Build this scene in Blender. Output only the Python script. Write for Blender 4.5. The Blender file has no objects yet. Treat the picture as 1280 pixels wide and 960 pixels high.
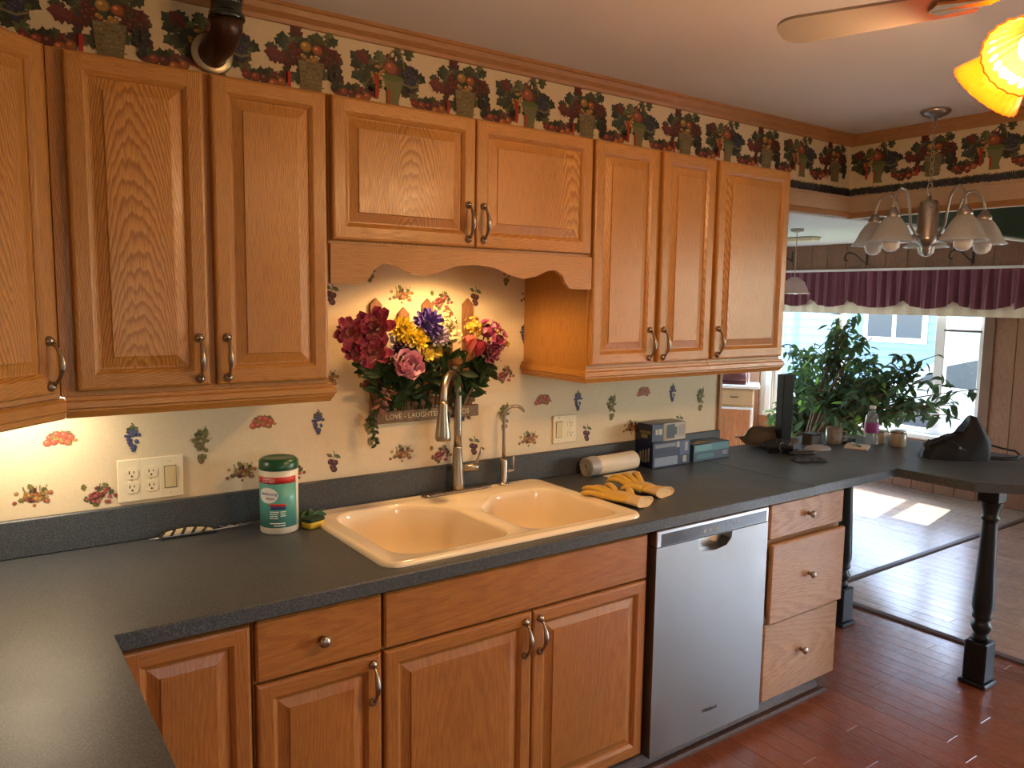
import bpy, bmesh, math, random
from math import sin, cos, pi, sqrt, radians
from mathutils import Vector, Matrix
from mathutils.geometry import tessellate_polygon

SC = bpy.context.scene
COL = SC.collection
RND = random.Random(7)

# ------------------------------------------------------------------ camera
F_PX = 981.2556
CAM_C = Vector((-0.2476, -2.4273, 1.6423))
yaw, pit, rol = -0.61916, -0.10970, 0.014271
Fv = Vector((-sin(yaw) * cos(pit), cos(yaw) * cos(pit), sin(pit)))
Rv = Vector((cos(yaw), sin(yaw), 0)); Uv = Rv.cross(Fv)
R2 = Rv * cos(rol) + Uv * sin(rol); U2 = Uv * cos(rol) - Rv * sin(rol)
cd = bpy.data.cameras.new('camera'); cam = bpy.data.objects.new('camera', cd); COL.objects.link(cam)
cd.sensor_width = 36.0; cd.lens = F_PX / 1280 * 36.0; cd.clip_start = 0.05; cd.clip_end = 200
cam.matrix_world = Matrix(((R2.x, U2.x, -Fv.x, CAM_C.x), (R2.y, U2.y, -Fv.y, CAM_C.y), (R2.z, U2.z, -Fv.z, CAM_C.z), (0, 0, 0, 1)))
SC.camera = cam

# ------------------------------------------------------------------ view, sky, sun
vs = SC.view_settings
vs.view_transform = 'Standard'; vs.look = 'None'; vs.gamma = 1.0; vs.use_curve_mapping = False
vs.exposure = 0.3
SUN_EL = radians(53)
w = bpy.data.worlds.new('world'); SC.world = w; w.use_nodes = True
nt = w.node_tree; bg = nt.nodes['Background']
sky = nt.nodes.new('ShaderNodeTexSky'); sky.sky_type = 'NISHITA'; sky.sun_disc = False
sky.sun_elevation = SUN_EL; sky.sun_rotation = radians(100); sky.air_density = 1.0; sky.dust_density = 1.5
nt.links.new(sky.outputs[0], bg.inputs[0]); bg.inputs[1].default_value = 3.2
def light(name, typ, loc, energy, color, **kw):
    l = bpy.data.lights.new(name, typ); l.energy = energy; l.color = color
    for k, v in kw.items(): setattr(l, k, v)
    o = bpy.data.objects.new(name, l); COL.objects.link(o); o.location = loc
    return o
sun = light('sun', 'SUN', (9, 1, 8), 17.0, (1.0, .95, .86), angle=radians(.6))
sdir = Vector((-cos(SUN_EL), -0.12, -sin(SUN_EL)))
sun.rotation_euler = sdir.to_track_quat('-Z', 'Y').to_euler()
def portal(name, loc, rot, sx, sy):
    o = light(name, 'AREA', loc, 1, (1, 1, 1), shape='RECTANGLE', size=sx, size_y=sy)
    o.data.cycles.is_portal = True; o.rotation_euler = rot
portal('daylight_portal', (6.75, 1.6, 1.05), (0, radians(90), 0), 1.2, 2.1)
portal('daylight_portal', (6.75, -3.6, 1.1), (0, radians(90), 0), 2.0, 2.2)
portal('daylight_portal', (4.75, 3.72, 1.2), (radians(-90), 0, 0), 2.5, 1.3)
portal('daylight_portal', (0.9, -5.18, 1.5), (radians(90), 0, 0), .7, .8)

# ------------------------------------------------------------------ materials
MATS = {}
def newmat(name):
    m = bpy.data.materials.new(name); m.use_nodes = True; MATS[name] = m
    return m, m.node_tree, m.node_tree.nodes['Principled BSDF']
def N(t, typ, **kw):
    n = t.nodes.new(typ)
    for k, v in kw.items():
        if isinstance(k, str) and hasattr(n, k): setattr(n, k, v)
    return n
def L(t, a, b): t.links.new(a, b)
def math_(t, op, a, b=None, c=None):
    n = t.nodes.new('ShaderNodeMath'); n.operation = op
    for i, x in enumerate((a, b, c)):
        if x is None: continue
        if isinstance(x, (int, float)): n.inputs[i].default_value = x
        else: t.links.new(x, n.inputs[i])
    return n.outputs[0]
def mixc(t, fac, a, b, mode='MIX'):
    n = t.nodes.new('ShaderNodeMix'); n.data_type = 'RGBA'; n.blend_type = mode
    for s, x in ((n.inputs[0], fac), (n.inputs[6], a), (n.inputs[7], b)):
        if isinstance(x, (int, float)): s.default_value = x
        elif isinstance(x, tuple): s.default_value = (*x[:3], 1)
        else: t.links.new(x, s)
    return n.outputs[2]
def ramp(t, fac, stops):
    n = t.nodes.new('ShaderNodeValToRGB'); cr = n.color_ramp
    while len(cr.elements) > 1: cr.elements.remove(cr.elements[-1])
    for i, (p, c) in enumerate(stops):
        e = cr.elements[0] if i == 0 else cr.elements.new(p)
        e.position = p; e.color = (*c, 1) if len(c) == 3 else c
    t.links.new(fac, n.inputs[0]); return n.outputs[0]
def noise(t, vec, scale, detail=2.0, rough=.5):
    n = t.nodes.new('ShaderNodeTexNoise'); n.inputs['Scale'].default_value = scale
    n.inputs['Detail'].default_value = detail; n.inputs['Roughness'].default_value = rough
    if vec is not None: t.links.new(vec, n.inputs['Vector'])
    return n.outputs['Fac']
def bump(t, h, strength, dist=.001):
    n = t.nodes.new('ShaderNodeBump'); n.inputs['Strength'].default_value = strength; n.inputs['Distance'].default_value = dist
    t.links.new(h, n.inputs['Height']); return n.outputs[0]
def objco(t):
    return t.nodes.new('ShaderNodeTexCoord').outputs['Object']
def plain(name, color, rough=.5, metal=0.0, spec=.5, var=.0, vscale=30, bmp=0.0, bscale=200, sheen=0, trans=0, emis=None, es=0, coat=0):
    m, t, b = newmat(name)
    b.inputs['Base Color'].default_value = (*color, 1); b.inputs['Roughness'].default_value = rough
    b.inputs['Metallic'].default_value = metal; b.inputs['Specular IOR Level'].default_value = spec
    if var:
        f = noise(t, objco(t), vscale, 3)
        c = mixc(t, f, tuple(x * (1 - var) for x in color), tuple(min(1, x * (1 + var)) for x in color))
        L(t, c, b.inputs['Base Color'])
    if bmp:
        L(t, bump(t, noise(t, objco(t), bscale, 3), bmp), b.inputs['Normal'])
    if sheen: b.inputs['Sheen Weight'].default_value = sheen
    if trans: b.inputs['Transmission Weight'].default_value = trans
    if coat: b.inputs['Coat Weight'].default_value = coat
    if emis:
        b.inputs['Emission Color'].default_value = (*emis, 1); b.inputs['Emission Strength'].default_value = es
    return m
def wood(name, light_c, dark_c, pore_c, rough=.36, A=900., B=26., warp=2.2, bump_s=.25, pore=.45, line=.8, tone=.22, coat=0.0, hue_u=None):
    m, t, b = newmat(name)
    uv = N(t, 'ShaderNodeUVMap').outputs[0]
    s = N(t, 'ShaderNodeSeparateXYZ'); L(t, uv, s.inputs[0]); u, v = s.outputs[0], s.outputs[1]
    def vec(su, sv):
        c = N(t, 'ShaderNodeCombineXYZ'); L(t, math_(t, 'MULTIPLY', u, su), c.inputs[0]); L(t, math_(t, 'MULTIPLY', v, sv), c.inputs[1]); return c.outputs[0]
    n1 = noise(t, vec(14, 2.2), 1.0, 3, .55)
    n2 = noise(t, vec(120, 3.5), 1.0, 2, .5)
    tt = math_(t, 'ADD', math_(t, 'MULTIPLY', math_(t, 'MULTIPLY', u, u), A), math_(t, 'MULTIPLY', v, B))
    tt = math_(t, 'ADD', tt, math_(t, 'MULTIPLY', n1, warp * 3)); tt = math_(t, 'ADD', tt, math_(t, 'MULTIPLY', n2, .7))
    fr = math_(t, 'FRACT', tt)
    g = ramp(t, fr, [(0, (0, 0, 0)), (.45, (.35, .35, .35)), (.72, (1, 1, 1)), (.86, (.9, .9, .9)), (1, (0, 0, 0))])
    por = noise(t, vec(700, 16), 1.0, 2, .6)
    pm = ramp(t, por, [(0, (1, 1, 1)), (.40, (1, 1, 1)), (.52, (0, 0, 0)), (1, (0, 0, 0))])
    big = noise(t, vec(5, .9), 1.0, 2, .5)
    base = mixc(t, math_(t, 'MULTIPLY', g, line), light_c, dark_c)
    base = mixc(t, math_(t, 'MULTIPLY', pm, pore), base, pore_c)
    k = math_(t, 'ADD', 1 - tone, math_(t, 'MULTIPLY', big, tone * 2))
    cc = N(t, 'ShaderNodeCombineXYZ')
    for i in range(3): L(t, k, cc.inputs[i])
    col = mixc(t, 1.0, base, cc.outputs[0], 'MULTIPLY')
    at = N(t, 'ShaderNodeAttribute', attribute_name='tone'); 
    if hue_u:
        col = mixc(t, math_(t, 'MULTIPLY', at.outputs['Fac'], 1.0), col, hue_u)
    L(t, col, b.inputs['Base Color'])
    b.inputs['Roughness'].default_value = rough
    L(t, math_(t, 'ADD', rough - .03, math_(t, 'MULTIPLY', pm, .12)), b.inputs['Roughness'])
    h = math_(t, 'SUBTRACT', math_(t, 'MULTIPLY', g, -.5), math_(t, 'MULTIPLY', pm, .8))
    L(t, bump(t, h, bump_s, .0006), b.inputs['Normal'])
    if coat: b.inputs['Coat Weight'].default_value = coat; b.inputs['Coat Roughness'].default_value = .2
    return m
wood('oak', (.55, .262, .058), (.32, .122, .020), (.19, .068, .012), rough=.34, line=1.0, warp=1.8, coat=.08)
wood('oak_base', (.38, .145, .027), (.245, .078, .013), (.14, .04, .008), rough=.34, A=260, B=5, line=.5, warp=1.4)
wood('oak_trim', (.46, .225, .085), (.36, .160, .055), (.24, .10, .03), rough=.4, A=60, line=.5)
wood('oak_dark', (.075, .030, .014), (.05, .02, .01), (.03, .012, .006), rough=.62, A=60)
wood('drawer_oak', (.46, .245, .105), (.33, .150, .055), (.2, .085, .03), rough=.36, A=300, B=9, warp=1.2)
wood('cherry_floor', (.24, .075, .035), (.18, .050, .025), (.08, .024, .013), rough=.24, A=60, B=8, tone=.5, bump_s=.12, coat=.4)
wood('worn_floor', (.40, .25, .17), (.30, .18, .12), (.16, .085, .055), rough=.22, A=60, B=8, tone=.45, bump_s=.2, pore=.7, coat=.5)
wood('sunroom_floor', (.42, .36, .30), (.34, .28, .23), (.24, .19, .15), rough=.2, A=60, B=8, tone=.3, bump_s=.15, coat=.5)
wood('panel_wood', (.30, .150, .082), (.22, .105, .055), (.14, .06, .03), rough=.5, A=160, B=8, tone=.25, bump_s=.1)
wood('pine_orange', (.47, .175, .055), (.36, .12, .033), (.26, .08, .02), rough=.42, A=160, B=6, tone=.2)
wood('pine_pale', (.55, .36, .18), (.47, .28, .125), (.36, .2, .09), rough=.5, A=160, B=6, tone=.2)
wood('header_wood', (.58, .42, .29), (.52, .36, .24), (.42, .28, .18), rough=.5, A=60, line=.3, tone=.12)
wood('picket_wood', (.30, .135, .05), (.20, .08, .03), (.1, .04, .015), rough=.6, A=160, B=10, tone=.3)
wood('trough_wood', (.20, .13, .07), (.14, .085, .045), (.08, .05, .025), rough=.6, A=60, tone=.3)

def laminate():
    m, t, b = newmat('laminate'); co = objco(t)
    n1 = noise(t, co, 300, 2.5, .7); n2 = noise(t, co, 5, 3)
    c = ramp(t, n1, [(0, (.006, .008, .012)), (.40, (.027, .036, .048)), (.52, (.052, .062, .074)), (.64, (.125, .128, .128)), (1, (.24, .23, .22))])
    c = mixc(t, math_(t, 'MULTIPLY', n2, .35), c, (.075, .072, .068))
    L(t, c, b.inputs['Base Color'])
    L(t, math_(t, 'ADD', .31, math_(t, 'MULTIPLY', n2, .16)), b.inputs['Roughness'])
    L(t, bump(t, n1, .06, .0004), b.inputs['Normal']); b.inputs['Specular IOR Level'].default_value = .4
laminate()
def wallpaper():
    m, t, b = newmat('wallpaper'); co = objco(t)
    mp = N(t, 'ShaderNodeMapping'); mp.inputs['Scale'].default_value = (1, 1, 9); L(t, co, mp.inputs[0])
    mq = N(t, 'ShaderNodeMapping'); mq.inputs['Scale'].default_value = (9, 1, 1); L(t, co, mq.inputs[0])
    a = noise(t, mp.outputs[0], 45, 2); c2 = noise(t, mq.outputs[0], 45, 2); d = noise(t, co, 4, 4)
    f = math_(t, 'ADD', math_(t, 'MULTIPLY', a, .4), math_(t, 'ADD', math_(t, 'MULTIPLY', c2, .4), math_(t, 'MULTIPLY', d, .3)))
    c = ramp(t, f, [(0, (.58, .45, .28)), (.42, (.66, .53, .345)), (.62, (.71, .585, .395)), (1, (.76, .64, .46))])
    L(t, c, b.inputs['Base Color']); b.inputs['Roughness'].default_value = .6
    L(t, bump(t, math_(t, 'ADD', a, c2), .1, .0005), b.inputs['Normal'])
wallpaper()
def attr_mat(name, rough=.6, spec=.4, sheen=0, bmp=0, sss=0):
    m, t, b = newmat(name)
    a = N(t, 'ShaderNodeAttribute', attribute_name='Col'); L(t, a.outputs['Color'], b.inputs['Base Color'])
    b.inputs['Roughness'].default_value = rough; b.inputs['Specular IOR Level'].default_value = spec
    if sheen: b.inputs['Sheen Weight'].default_value = sheen
    if bmp: L(t, bump(t, noise(t, objco(t), 400, 2), bmp), b.inputs['Normal'])
    return m
attr_mat('print'); attr_mat('petal', .55, .3, .2); attr_mat('leaf', .55, .3)
def leaf_glow():
    m = MATS['leaf']; t = m.node_tree; b = t.nodes['Principled BSDF']; out = t.nodes['Material Output']
    tl = N(t, 'ShaderNodeBsdfTranslucent'); a = N(t, 'ShaderNodeAttribute', attribute_name='Col'); L(t, mixc(t, 1.0, a.outputs['Color'], (1.6, 2.0, 1.0), 'MULTIPLY'), tl.inputs[0])
    mx = N(t, 'ShaderNodeMixShader'); mx.inputs[0].default_value = .4; L(t, b.outputs[0], mx.inputs[1]); L(t, tl.outputs[0], mx.inputs[2]); L(t, mx.outputs[0], out.inputs[0])
leaf_glow(); attr_mat('carton', .35, .5); attr_mat('vegetation', .7, .2)
def steel(name, col, rough, axis='x'):
    m, t, b = newmat(name); co = objco(t)
    mp = N(t, 'ShaderNodeMapping'); mp.inputs['Scale'].default_value = (600, 600, 3) if axis == 'z' else ((3, 600, 600) if axis == 'x' else (200, 200, 200)); L(t, co, mp.inputs[0])
    n1 = noise(t, mp.outputs[0], 1.0, 2); n2 = noise(t, co, 6, 4)
    b.inputs['Metallic'].default_value = 1.0; b.inputs['Base Color'].default_value = (*col, 1)
    L(t, math_(t, 'ADD', rough, math_(t, 'ADD', math_(t, 'MULTIPLY', n1, .1), math_(t, 'MULTIPLY', math_(t, 'SUBTRACT', n2, .5), .25))), b.inputs['Roughness'])
    L(t, bump(t, n1, .04, .0003), b.inputs['Normal'])
steel('stainless', (.31, .30, .295), .36, 'z'); steel('nickel', (.36, .315, .26), .27, 'n'); steel('pewter', (.36, .31, .26), .24, 'n'); steel('chand_nickel', (.46, .41, .36), .25, 'n')
plain('stainless_trim', (.55, .55, .56), .3, 1.0)
plain('control_glass', (.05, .052, .058), .22)
plain('black_plastic', (.012, .012, .014), .35)
plain('enamel', (.84, .70, .49), .13, coat=.4)
plain('ceiling_paint', (.88, .86, .84), .85, var=.03, vscale=3, bmp=.06, bscale=70)
plain('wall_paint', (.62, .52, .38), .7, var=.04, vscale=4)
plain('white_paint', (.78, .78, .75), .5, var=.03)
plain('sun_ceiling', (.80, .82, .84), .7, var=.02, vscale=3)
plain('dark_green', (.010, .035, .022), .45, var=.1)
plain('ivory', (.78, .68, .48), .35); plain('almond', (.66, .55, .30), .35); plain('slot_dark', (.02, .018, .015), .5)
plain('black_paint', (.006, .007, .010), .42, spec=.35, var=.2, vscale=20)
plain('pipe_green', (.006, .012, .009), .12, coat=.6); plain('pipe_brown', (.05, .018, .010), .3)
plain('flange', (.42, .36, .26), .35, 1.0)
plain('can_white', (.74, .68, .55), .4); plain('lid_green', (.008, .075, .030), .3)
plain('sponge_yellow', (.62, .42, .035), .85, bmp=.6, bscale=250); plain('scrub_green', (.012, .035, .016), .9, bmp=.7, bscale=400); plain('brush_green', (.006, .06, .028), .4)
plain('bag_roll', (.72, .62, .47), .55, var=.08, vscale=25); plain('bag_gray', (.33, .31, .29), .4)
plain('glove_yellow', (.62, .36, .035), .65, var=.18, vscale=40, bmp=.25, bscale=120, sheen=.2); plain('glove_cuff', (.66, .46, .24), .8, var=.1, vscale=60, bmp=.3, bscale=300)
plain('dark_fabric', (.016, .016, .019), .75, var=.3, vscale=25, bmp=.4, bscale=150); plain('bag_leather', (.007, .007, .010), .6, spec=.3, var=.3, vscale=20, bmp=.3, bscale=90)
plain('hat_brown', (.055, .038, .022), .6, var=.3, vscale=14, bmp=.3, bscale=100)
plain('phone_glass', (.008, .008, .010), .1)
plain('burgundy', (.15, .034, .060), .8, var=.2, vscale=12, bmp=.2, bscale=300, sheen=.3); plain('lining', (.70, .62, .50), .8)
plain('frame_white', (.72, .72, .72), .45); plain('frame_brown', (.16, .085, .05), .5); plain('blind', (.75, .75, .74), .5)
plain('terracotta', (.30, .13, .06), .7, var=.1); plain('pot_green', (.25, .45, .33), .3); plain('soil', (.03, .02, .012), .95, bmp=.8, bscale=120)
plain('bark', (.20, .125, .065), .8, var=.3, vscale=40, bmp=.5, bscale=80)
plain('iron', (.015, .015, .016), .5)
plain('maroon', (.09, .018, .015), .4)
plain('mug_print', (.20, .18, .16), .3, var=.5, vscale=60); plain('jar_glass_tint', (.32, .28, .22), .2, var=.4, vscale=40); plain('paper', (.60, .50, .40), .8)
plain('purple_label', (.22, .03, .20), .4)
plain('grass', (.07, .14, .025), .9, var=.5, vscale=3, bmp=.6, bscale=30); plain('asphalt', (.16, .16, .16), .9, var=.2, vscale=8); plain('gravel', (.15, .14, .13), .9, var=.5, vscale=25)
plain('siding_blue', (.15, .22, .27), .7); plain('car_white', (.42, .43, .45), .25); plain('car_glass', (.03, .04, .05), .08); plain('tyre', (.02, .02, .02), .8)
plain('roof_shingle', (.12, .11, .11), .9, var=.3, vscale=30)
plain('fan_blade', (.26, .22, .19), .5); plain('fan_brass', (.55, .32, .12), .25, 1.0)
plain('door_shadow', (.10, .042, .015), .5)
plain('bulb_hot', (1, .8, .5), .4, emis=(1.0, .66, .28), es=26); plain('puck_glow', (1, .9, .7), .4, emis=(1.0, .66, .30), es=14); plain('tube_glow', (1, 1, 1), .4, emis=(1.0, .86, .68), es=9)
plain('bulb_off', (.80, .80, .82), .12)
plain('gold_text', (.62, .50, .30), .5); plain('dark_text', (.03, .03, .035), .5); plain('white_text', (.8, .8, .78), .5); plain('grey_text', (.3, .31, .32), .5)
plain('tile_teal', (.10, .36, .31), .35); plain('label_red', (.55, .03, .025), .35); plain('label_navy', (.03, .06, .2), .35)
def glassmat(name, tint, gl=.08, frost=0.0, transl=None):
    m = bpy.data.materials.new(name); m.use_nodes = True; MATS[name] = m; t = m.node_tree; t.nodes.clear()
    out = N(t, 'ShaderNodeOutputMaterial'); tr = N(t, 'ShaderNodeBsdfTransparent'); tr.inputs[0].default_value = (*tint, 1)
    gs = N(t, 'ShaderNodeBsdfGlossy'); gs.inputs['Roughness'].default_value = .04
    lw = N(t, 'ShaderNodeLayerWeight'); lw.inputs[0].default_value = .5
    mx = N(t, 'ShaderNodeMixShader'); L(t, math_(t, 'ADD', .035, math_(t, 'MULTIPLY', math_(t, 'POWER', lw.outputs['Facing'], 5.0), .6)), mx.inputs[0]); L(t, gs.outputs[0], mx.inputs[2])
    if transl:
        tl = N(t, 'ShaderNodeBsdfTranslucent'); tl.inputs[0].default_value = (*transl, 1)
        df = N(t, 'ShaderNodeBsdfDiffuse'); df.inputs[0].default_value = (*transl, 1)
        a = N(t, 'ShaderNodeMixShader'); a.inputs[0].default_value = .4; L(t, tl.outputs[0], a.inputs[1]); L(t, df.outputs[0], a.inputs[2])
        bm = N(t, 'ShaderNodeMixShader'); bm.inputs[0].default_value = frost; L(t, tr.outputs[0], bm.inputs[1]); L(t, a.outputs[0], bm.inputs[2])
        L(t, bm.outputs[0], mx.inputs[1])
    else: L(t, tr.outputs[0], mx.inputs[1])
    L(t, mx.outputs[0], out.inputs[0])
glassmat('window_glass', (.97, .98, .98)); glassmat('bottle_plastic', (.93, .93, .93), frost=.12, transl=(.7, .7, .7))
glassmat('amber_shade', (.95, .52, .16), frost=.7, transl=(.42, .155, .028)); glassmat('frosted_shade', (.9, .9, .88), frost=.9, transl=(.74, .72, .68)); glassmat('pink_shade', (.9, .8, .8), frost=.85, transl=(.7, .55, .5))

# ------------------------------------------------------------------ mesh builder
class MB:
    def __init__(s): s.v = []; s.f = []; s.uv = {}; s.mi = {}; s.fc = {}; s.sm = set(); s.cur = 0; s.col = None; s.grain = None; s.off = (0, 0)
    def add(s, pts, faces, smooth=False, mi=None, col=None, grain='_', off=None, cen=None):
        b = len(s.v); s.v.extend([tuple(p) for p in pts])
        g = s.grain if grain == '_' else grain
        for f in faces:
            k = len(s.f); s.f.append(tuple(b + i for i in f))
            if smooth: s.sm.add(k)
            m = s.cur if mi is None else mi
            if m: s.mi[k] = m
            c = s.col if col is None else col
            if c is not None: s.fc[k] = c
            if g is not None: s.uv[k] = s._uv(s.f[k], g, off or s.off, cen)
        return b
    def _uv(s, f, g, off, cen):
        P = [Vector(s.v[i]) for i in f]; n = Vector((0, 0, 0))
        for i in range(len(P)):
            a, b = P[i], P[(i + 1) % len(P)]
            n += a.cross(b)
        an = [abs(x) for x in n]; gi = 'xyz'.index(g); oth = [i for i in range(3) if i != gi]
        if an[gi] > an[oth[0]] and an[gi] > an[oth[1]]: ui, vi = oth
        else:
            vi = gi; ui = oth[0] if an[oth[0]] < an[oth[1]] else oth[1]
        cu = cen[ui] if cen else 0
        return [(p[ui] - cu + off[0], p[vi] + off[1]) for p in P]
    def box(s, x0, x1, y0, y1, z0, z1, ch=0.0, **k):
        if ch <= 0:
            P = [(x, y, z) for x in (x0, x1) for y in (y0, y1) for z in (z0, z1)]
            F = [(0, 1, 3, 2), (4, 6, 7, 5), (0, 4, 5, 1), (2, 3, 7, 6), (0, 2, 6, 4), (1, 5, 7, 3)]
        else:
            ch = min(ch, (x1 - x0) * .45, (y1 - y0) * .45, (z1 - z0) * .45)
            X = (x0, x1); Y = (y0, y1); Z = (z0, z1); P = []; ix = {}
            for i in (0, 1):
                for j in (0, 1):
                    for l in (0, 1):
                        cx = ch if i == 0 else -ch; cy = ch if j == 0 else -ch; cz = ch if l == 0 else -ch
                        for a in range(3):
                            p = [X[i] + cx, Y[j] + cy, Z[l] + cz]; p[a] = (X[i], Y[j], Z[l])[a]
                            ix[(i, j, l, a)] = len(P); P.append(tuple(p))
            F = []
            c = lambda i, j, l, a: ix[(i, j, l, a)]
            for i in (0, 1): q = [c(i, 0, 0, 0), c(i, 1, 0, 0), c(i, 1, 1, 0), c(i, 0, 1, 0)]; F.append(q if i else q[::-1])
            for j in (0, 1): q = [c(0, j, 0, 1), c(0, j, 1, 1), c(1, j, 1, 1), c(1, j, 0, 1)]; F.append(q if j else q[::-1])
            for l in (0, 1): q = [c(0, 0, l, 2), c(1, 0, l, 2), c(1, 1, l, 2), c(0, 1, l, 2)]; F.append(q if l else q[::-1])
            for i in (0, 1):
                for j in (0, 1): F.append([c(i, j, 0, 0), c(i, j, 0, 1), c(i, j, 1, 1), c(i, j, 1, 0)])
                for l in (0, 1): F.append([c(i, 0, l, 0), c(i, 1, l, 0), c(i, 1, l, 2), c(i, 0, l, 2)])
            for j in (0, 1):
                for l in (0, 1): F.append([c(0, j, l, 1), c(1, j, l, 1), c(1, j, l, 2), c(0, j, l, 2)])
            for i in (0, 1):
                for j in (0, 1):
                    for l in (0, 1): F.append([c(i, j, l, 0), c(i, j, l, 1), c(i, j, l, 2)])
        s.add(P, F, **k); return s
    def rings(s, loops, cap0=True, cap1=True, closed=True, smooth=True, **k):
        n = len(loops[0]); P = [p for l in loops for p in l]; F = []
        for a in range(len(loops) - 1):
            for i in range(n if closed else n - 1):
                j = (i + 1) % n; F.append((a * n + i, a * n + j, (a + 1) * n + j, (a + 1) * n + i))
        s.add(P, F, smooth=smooth, **k)
        if cap0: s.add(loops[0], [tuple(range(n))[::-1]], **k)
        if cap1: s.add(loops[-1], [tuple(range(n))], **k)
        return s
    def tube(s, path, r, n=10, caps=True, flat=1.0, **k):
        path = [Vector(p) for p in path]; loops = []; R = r if isinstance(r, (list, tuple)) else [r] * len(path)
        up = Vector((0, 0, 1)); d0 = (path[1] - path[0]).normalized()
        if abs(d0.z) > .9: up = Vector((1, 0, 0))
        for i, p in enumerate(path):
            d = (path[min(i + 1, len(path) - 1)] - path[max(i - 1, 0)]).normalized()
            a = d.cross(up); a = a.normalized() if a.length > 1e-6 else Vector((1, 0, 0)); b = a.cross(d).normalized(); up = b
            loops.append([p + (a * cos(2 * pi * j / n) + b * sin(2 * pi * j / n) * flat) * R[i] for j in range(n)])
        return s.rings(loops, caps, caps, **k)
    def lathe(s, prof, c=(0, 0, 0), axis=(0, 0, 1), n=20, caps=True, rib=0, ribn=0, **k):
        ax = Vector(axis).normalized(); a = ax.cross(Vector((1, 0, 0)) if abs(ax.x) < .8 else Vector((0, 1, 0))).normalized(); b = ax.cross(a); c = Vector(c)
        loops = []
        for r, h in prof:
            loops.append([c + ax * h + (a * cos(2 * pi * j / n) + b * sin(2 * pi * j / n)) * (r * (1 + (rib * cos(ribn * 2 * pi * j / n) if rib else 0))) for j in range(n)])
        return s.rings(loops, caps, caps, **k)
    def prism(s, poly, fn, holes=(), d0=0, d1=1, **k):
        """poly 2D outer (+holes), fn(u,v,d)->xyz"""
        allp = [list(poly)] + [list(h) for h in holes]
        tri = tessellate_polygon([[Vector((x, y, 0)) for x, y in l] for l in allp]); flat = [p for l in allp for p in l]
        for d, rev in ((d0, 1), (d1, 0)):
            s.add([fn(x, y, d) for x, y in flat], [t[::-1] if rev else tuple(t) for t in tri], **k)
        for l in allp:
            m = len(l); s.add([fn(x, y, d0) for x, y in l] + [fn(x, y, d1) for x, y in l], [(i, (i + 1) % m, m + (i + 1) % m, m + i) for i in range(m)], **k)
        return s
    def sheet(s, fn, nu, nv, smooth=True, colfn=None, **k):
        P = [fn(i / nu, j / nv) for j in range(nv + 1) for i in range(nu + 1)]
        F = [(j * (nu + 1) + i, j * (nu + 1) + i + 1, (j + 1) * (nu + 1) + i + 1, (j + 1) * (nu + 1) + i) for j in range(nv) for i in range(nu)]
        b = len(s.f); s.add(P, F, smooth=smooth, **k)
        if colfn:
            for q in range(len(F)): s.fc[b + q] = colfn((q % nu + .5) / nu, (q // nu + .5) / nv)
        return s
    def mesh(s, name, mats, fix=True):
        me = bpy.data.meshes.new(name); me.from_pydata(s.v, [], s.f)
        for m in (mats if isinstance(mats, (list, tuple)) else [mats]): me.materials.append(MATS[m])
        for k, m in s.mi.items(): me.polygons[k].material_index = m
        if s.sm:
            fl = [False] * len(s.f)
            for k in s.sm: fl[k] = True
            me.polygons.foreach_set('use_smooth', fl)
        if s.uv:
            ul = me.uv_layers.new(name='UVMap'); d = [0.0] * (2 * len(me.loops))
            for k, uvs in s.uv.items():
                ls = me.polygons[k].loop_start
                for j, q in enumerate(uvs): d[2 * (ls + j)] = q[0]; d[2 * (ls + j) + 1] = q[1]
            ul.data.foreach_set('uv', d)
        if s.fc:
            ca = me.color_attributes.new('Col', 'FLOAT_COLOR', 'CORNER'); d = [.5] * (4 * len(me.loops))
            for k, c in s.fc.items():
                pl = me.polygons[k]
                for j in range(pl.loop_start, pl.loop_start + pl.loop_total): d[4 * j:4 * j + 4] = [c[0], c[1], c[2], 1]
            ca.data.foreach_set('color', d)
        if fix:
            bm = bmesh.new(); bm.from_mesh(me)
            bmesh.ops.remove_doubles(bm, verts=bm.verts, dist=1e-6); bmesh.ops.recalc_face_normals(bm, faces=bm.faces); bm.to_mesh(me); bm.free()
        me.update(); return me
    def build(s, name, mats, parent=None, loc=(0, 0, 0), rot=(0, 0, 0), fix=True):
        return link(name, s.mesh(name, mats, fix), parent, loc, rot)
def link(name, me, parent=None, loc=(0, 0, 0), rot=(0, 0, 0), scale=None):
    o = bpy.data.objects.new(name, me); COL.objects.link(o); o.parent = parent; o.location = loc; o.rotation_euler = rot
    if scale is not None: o.scale = scale if isinstance(scale, (tuple, list)) else (scale,) * 3
    return o
def thing(name, label, cat, loc=(0, 0, 0), rz=0, group=None):
    o = link(name, None, None, loc, (0, 0, rz)); return tag(o, label, cat, group)
def tag(o, label, cat, group=None):
    o['label'] = label; o['category'] = cat
    if group: o['group'] = group
    return o
def struct(o): o['kind'] = 'structure'; return o
def roff(): return (RND.uniform(-.04, .04), RND.uniform(0, 9))
def soff(): return (RND.choice((-1, 1)) * RND.uniform(.10, .22), RND.uniform(0, 9))
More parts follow.
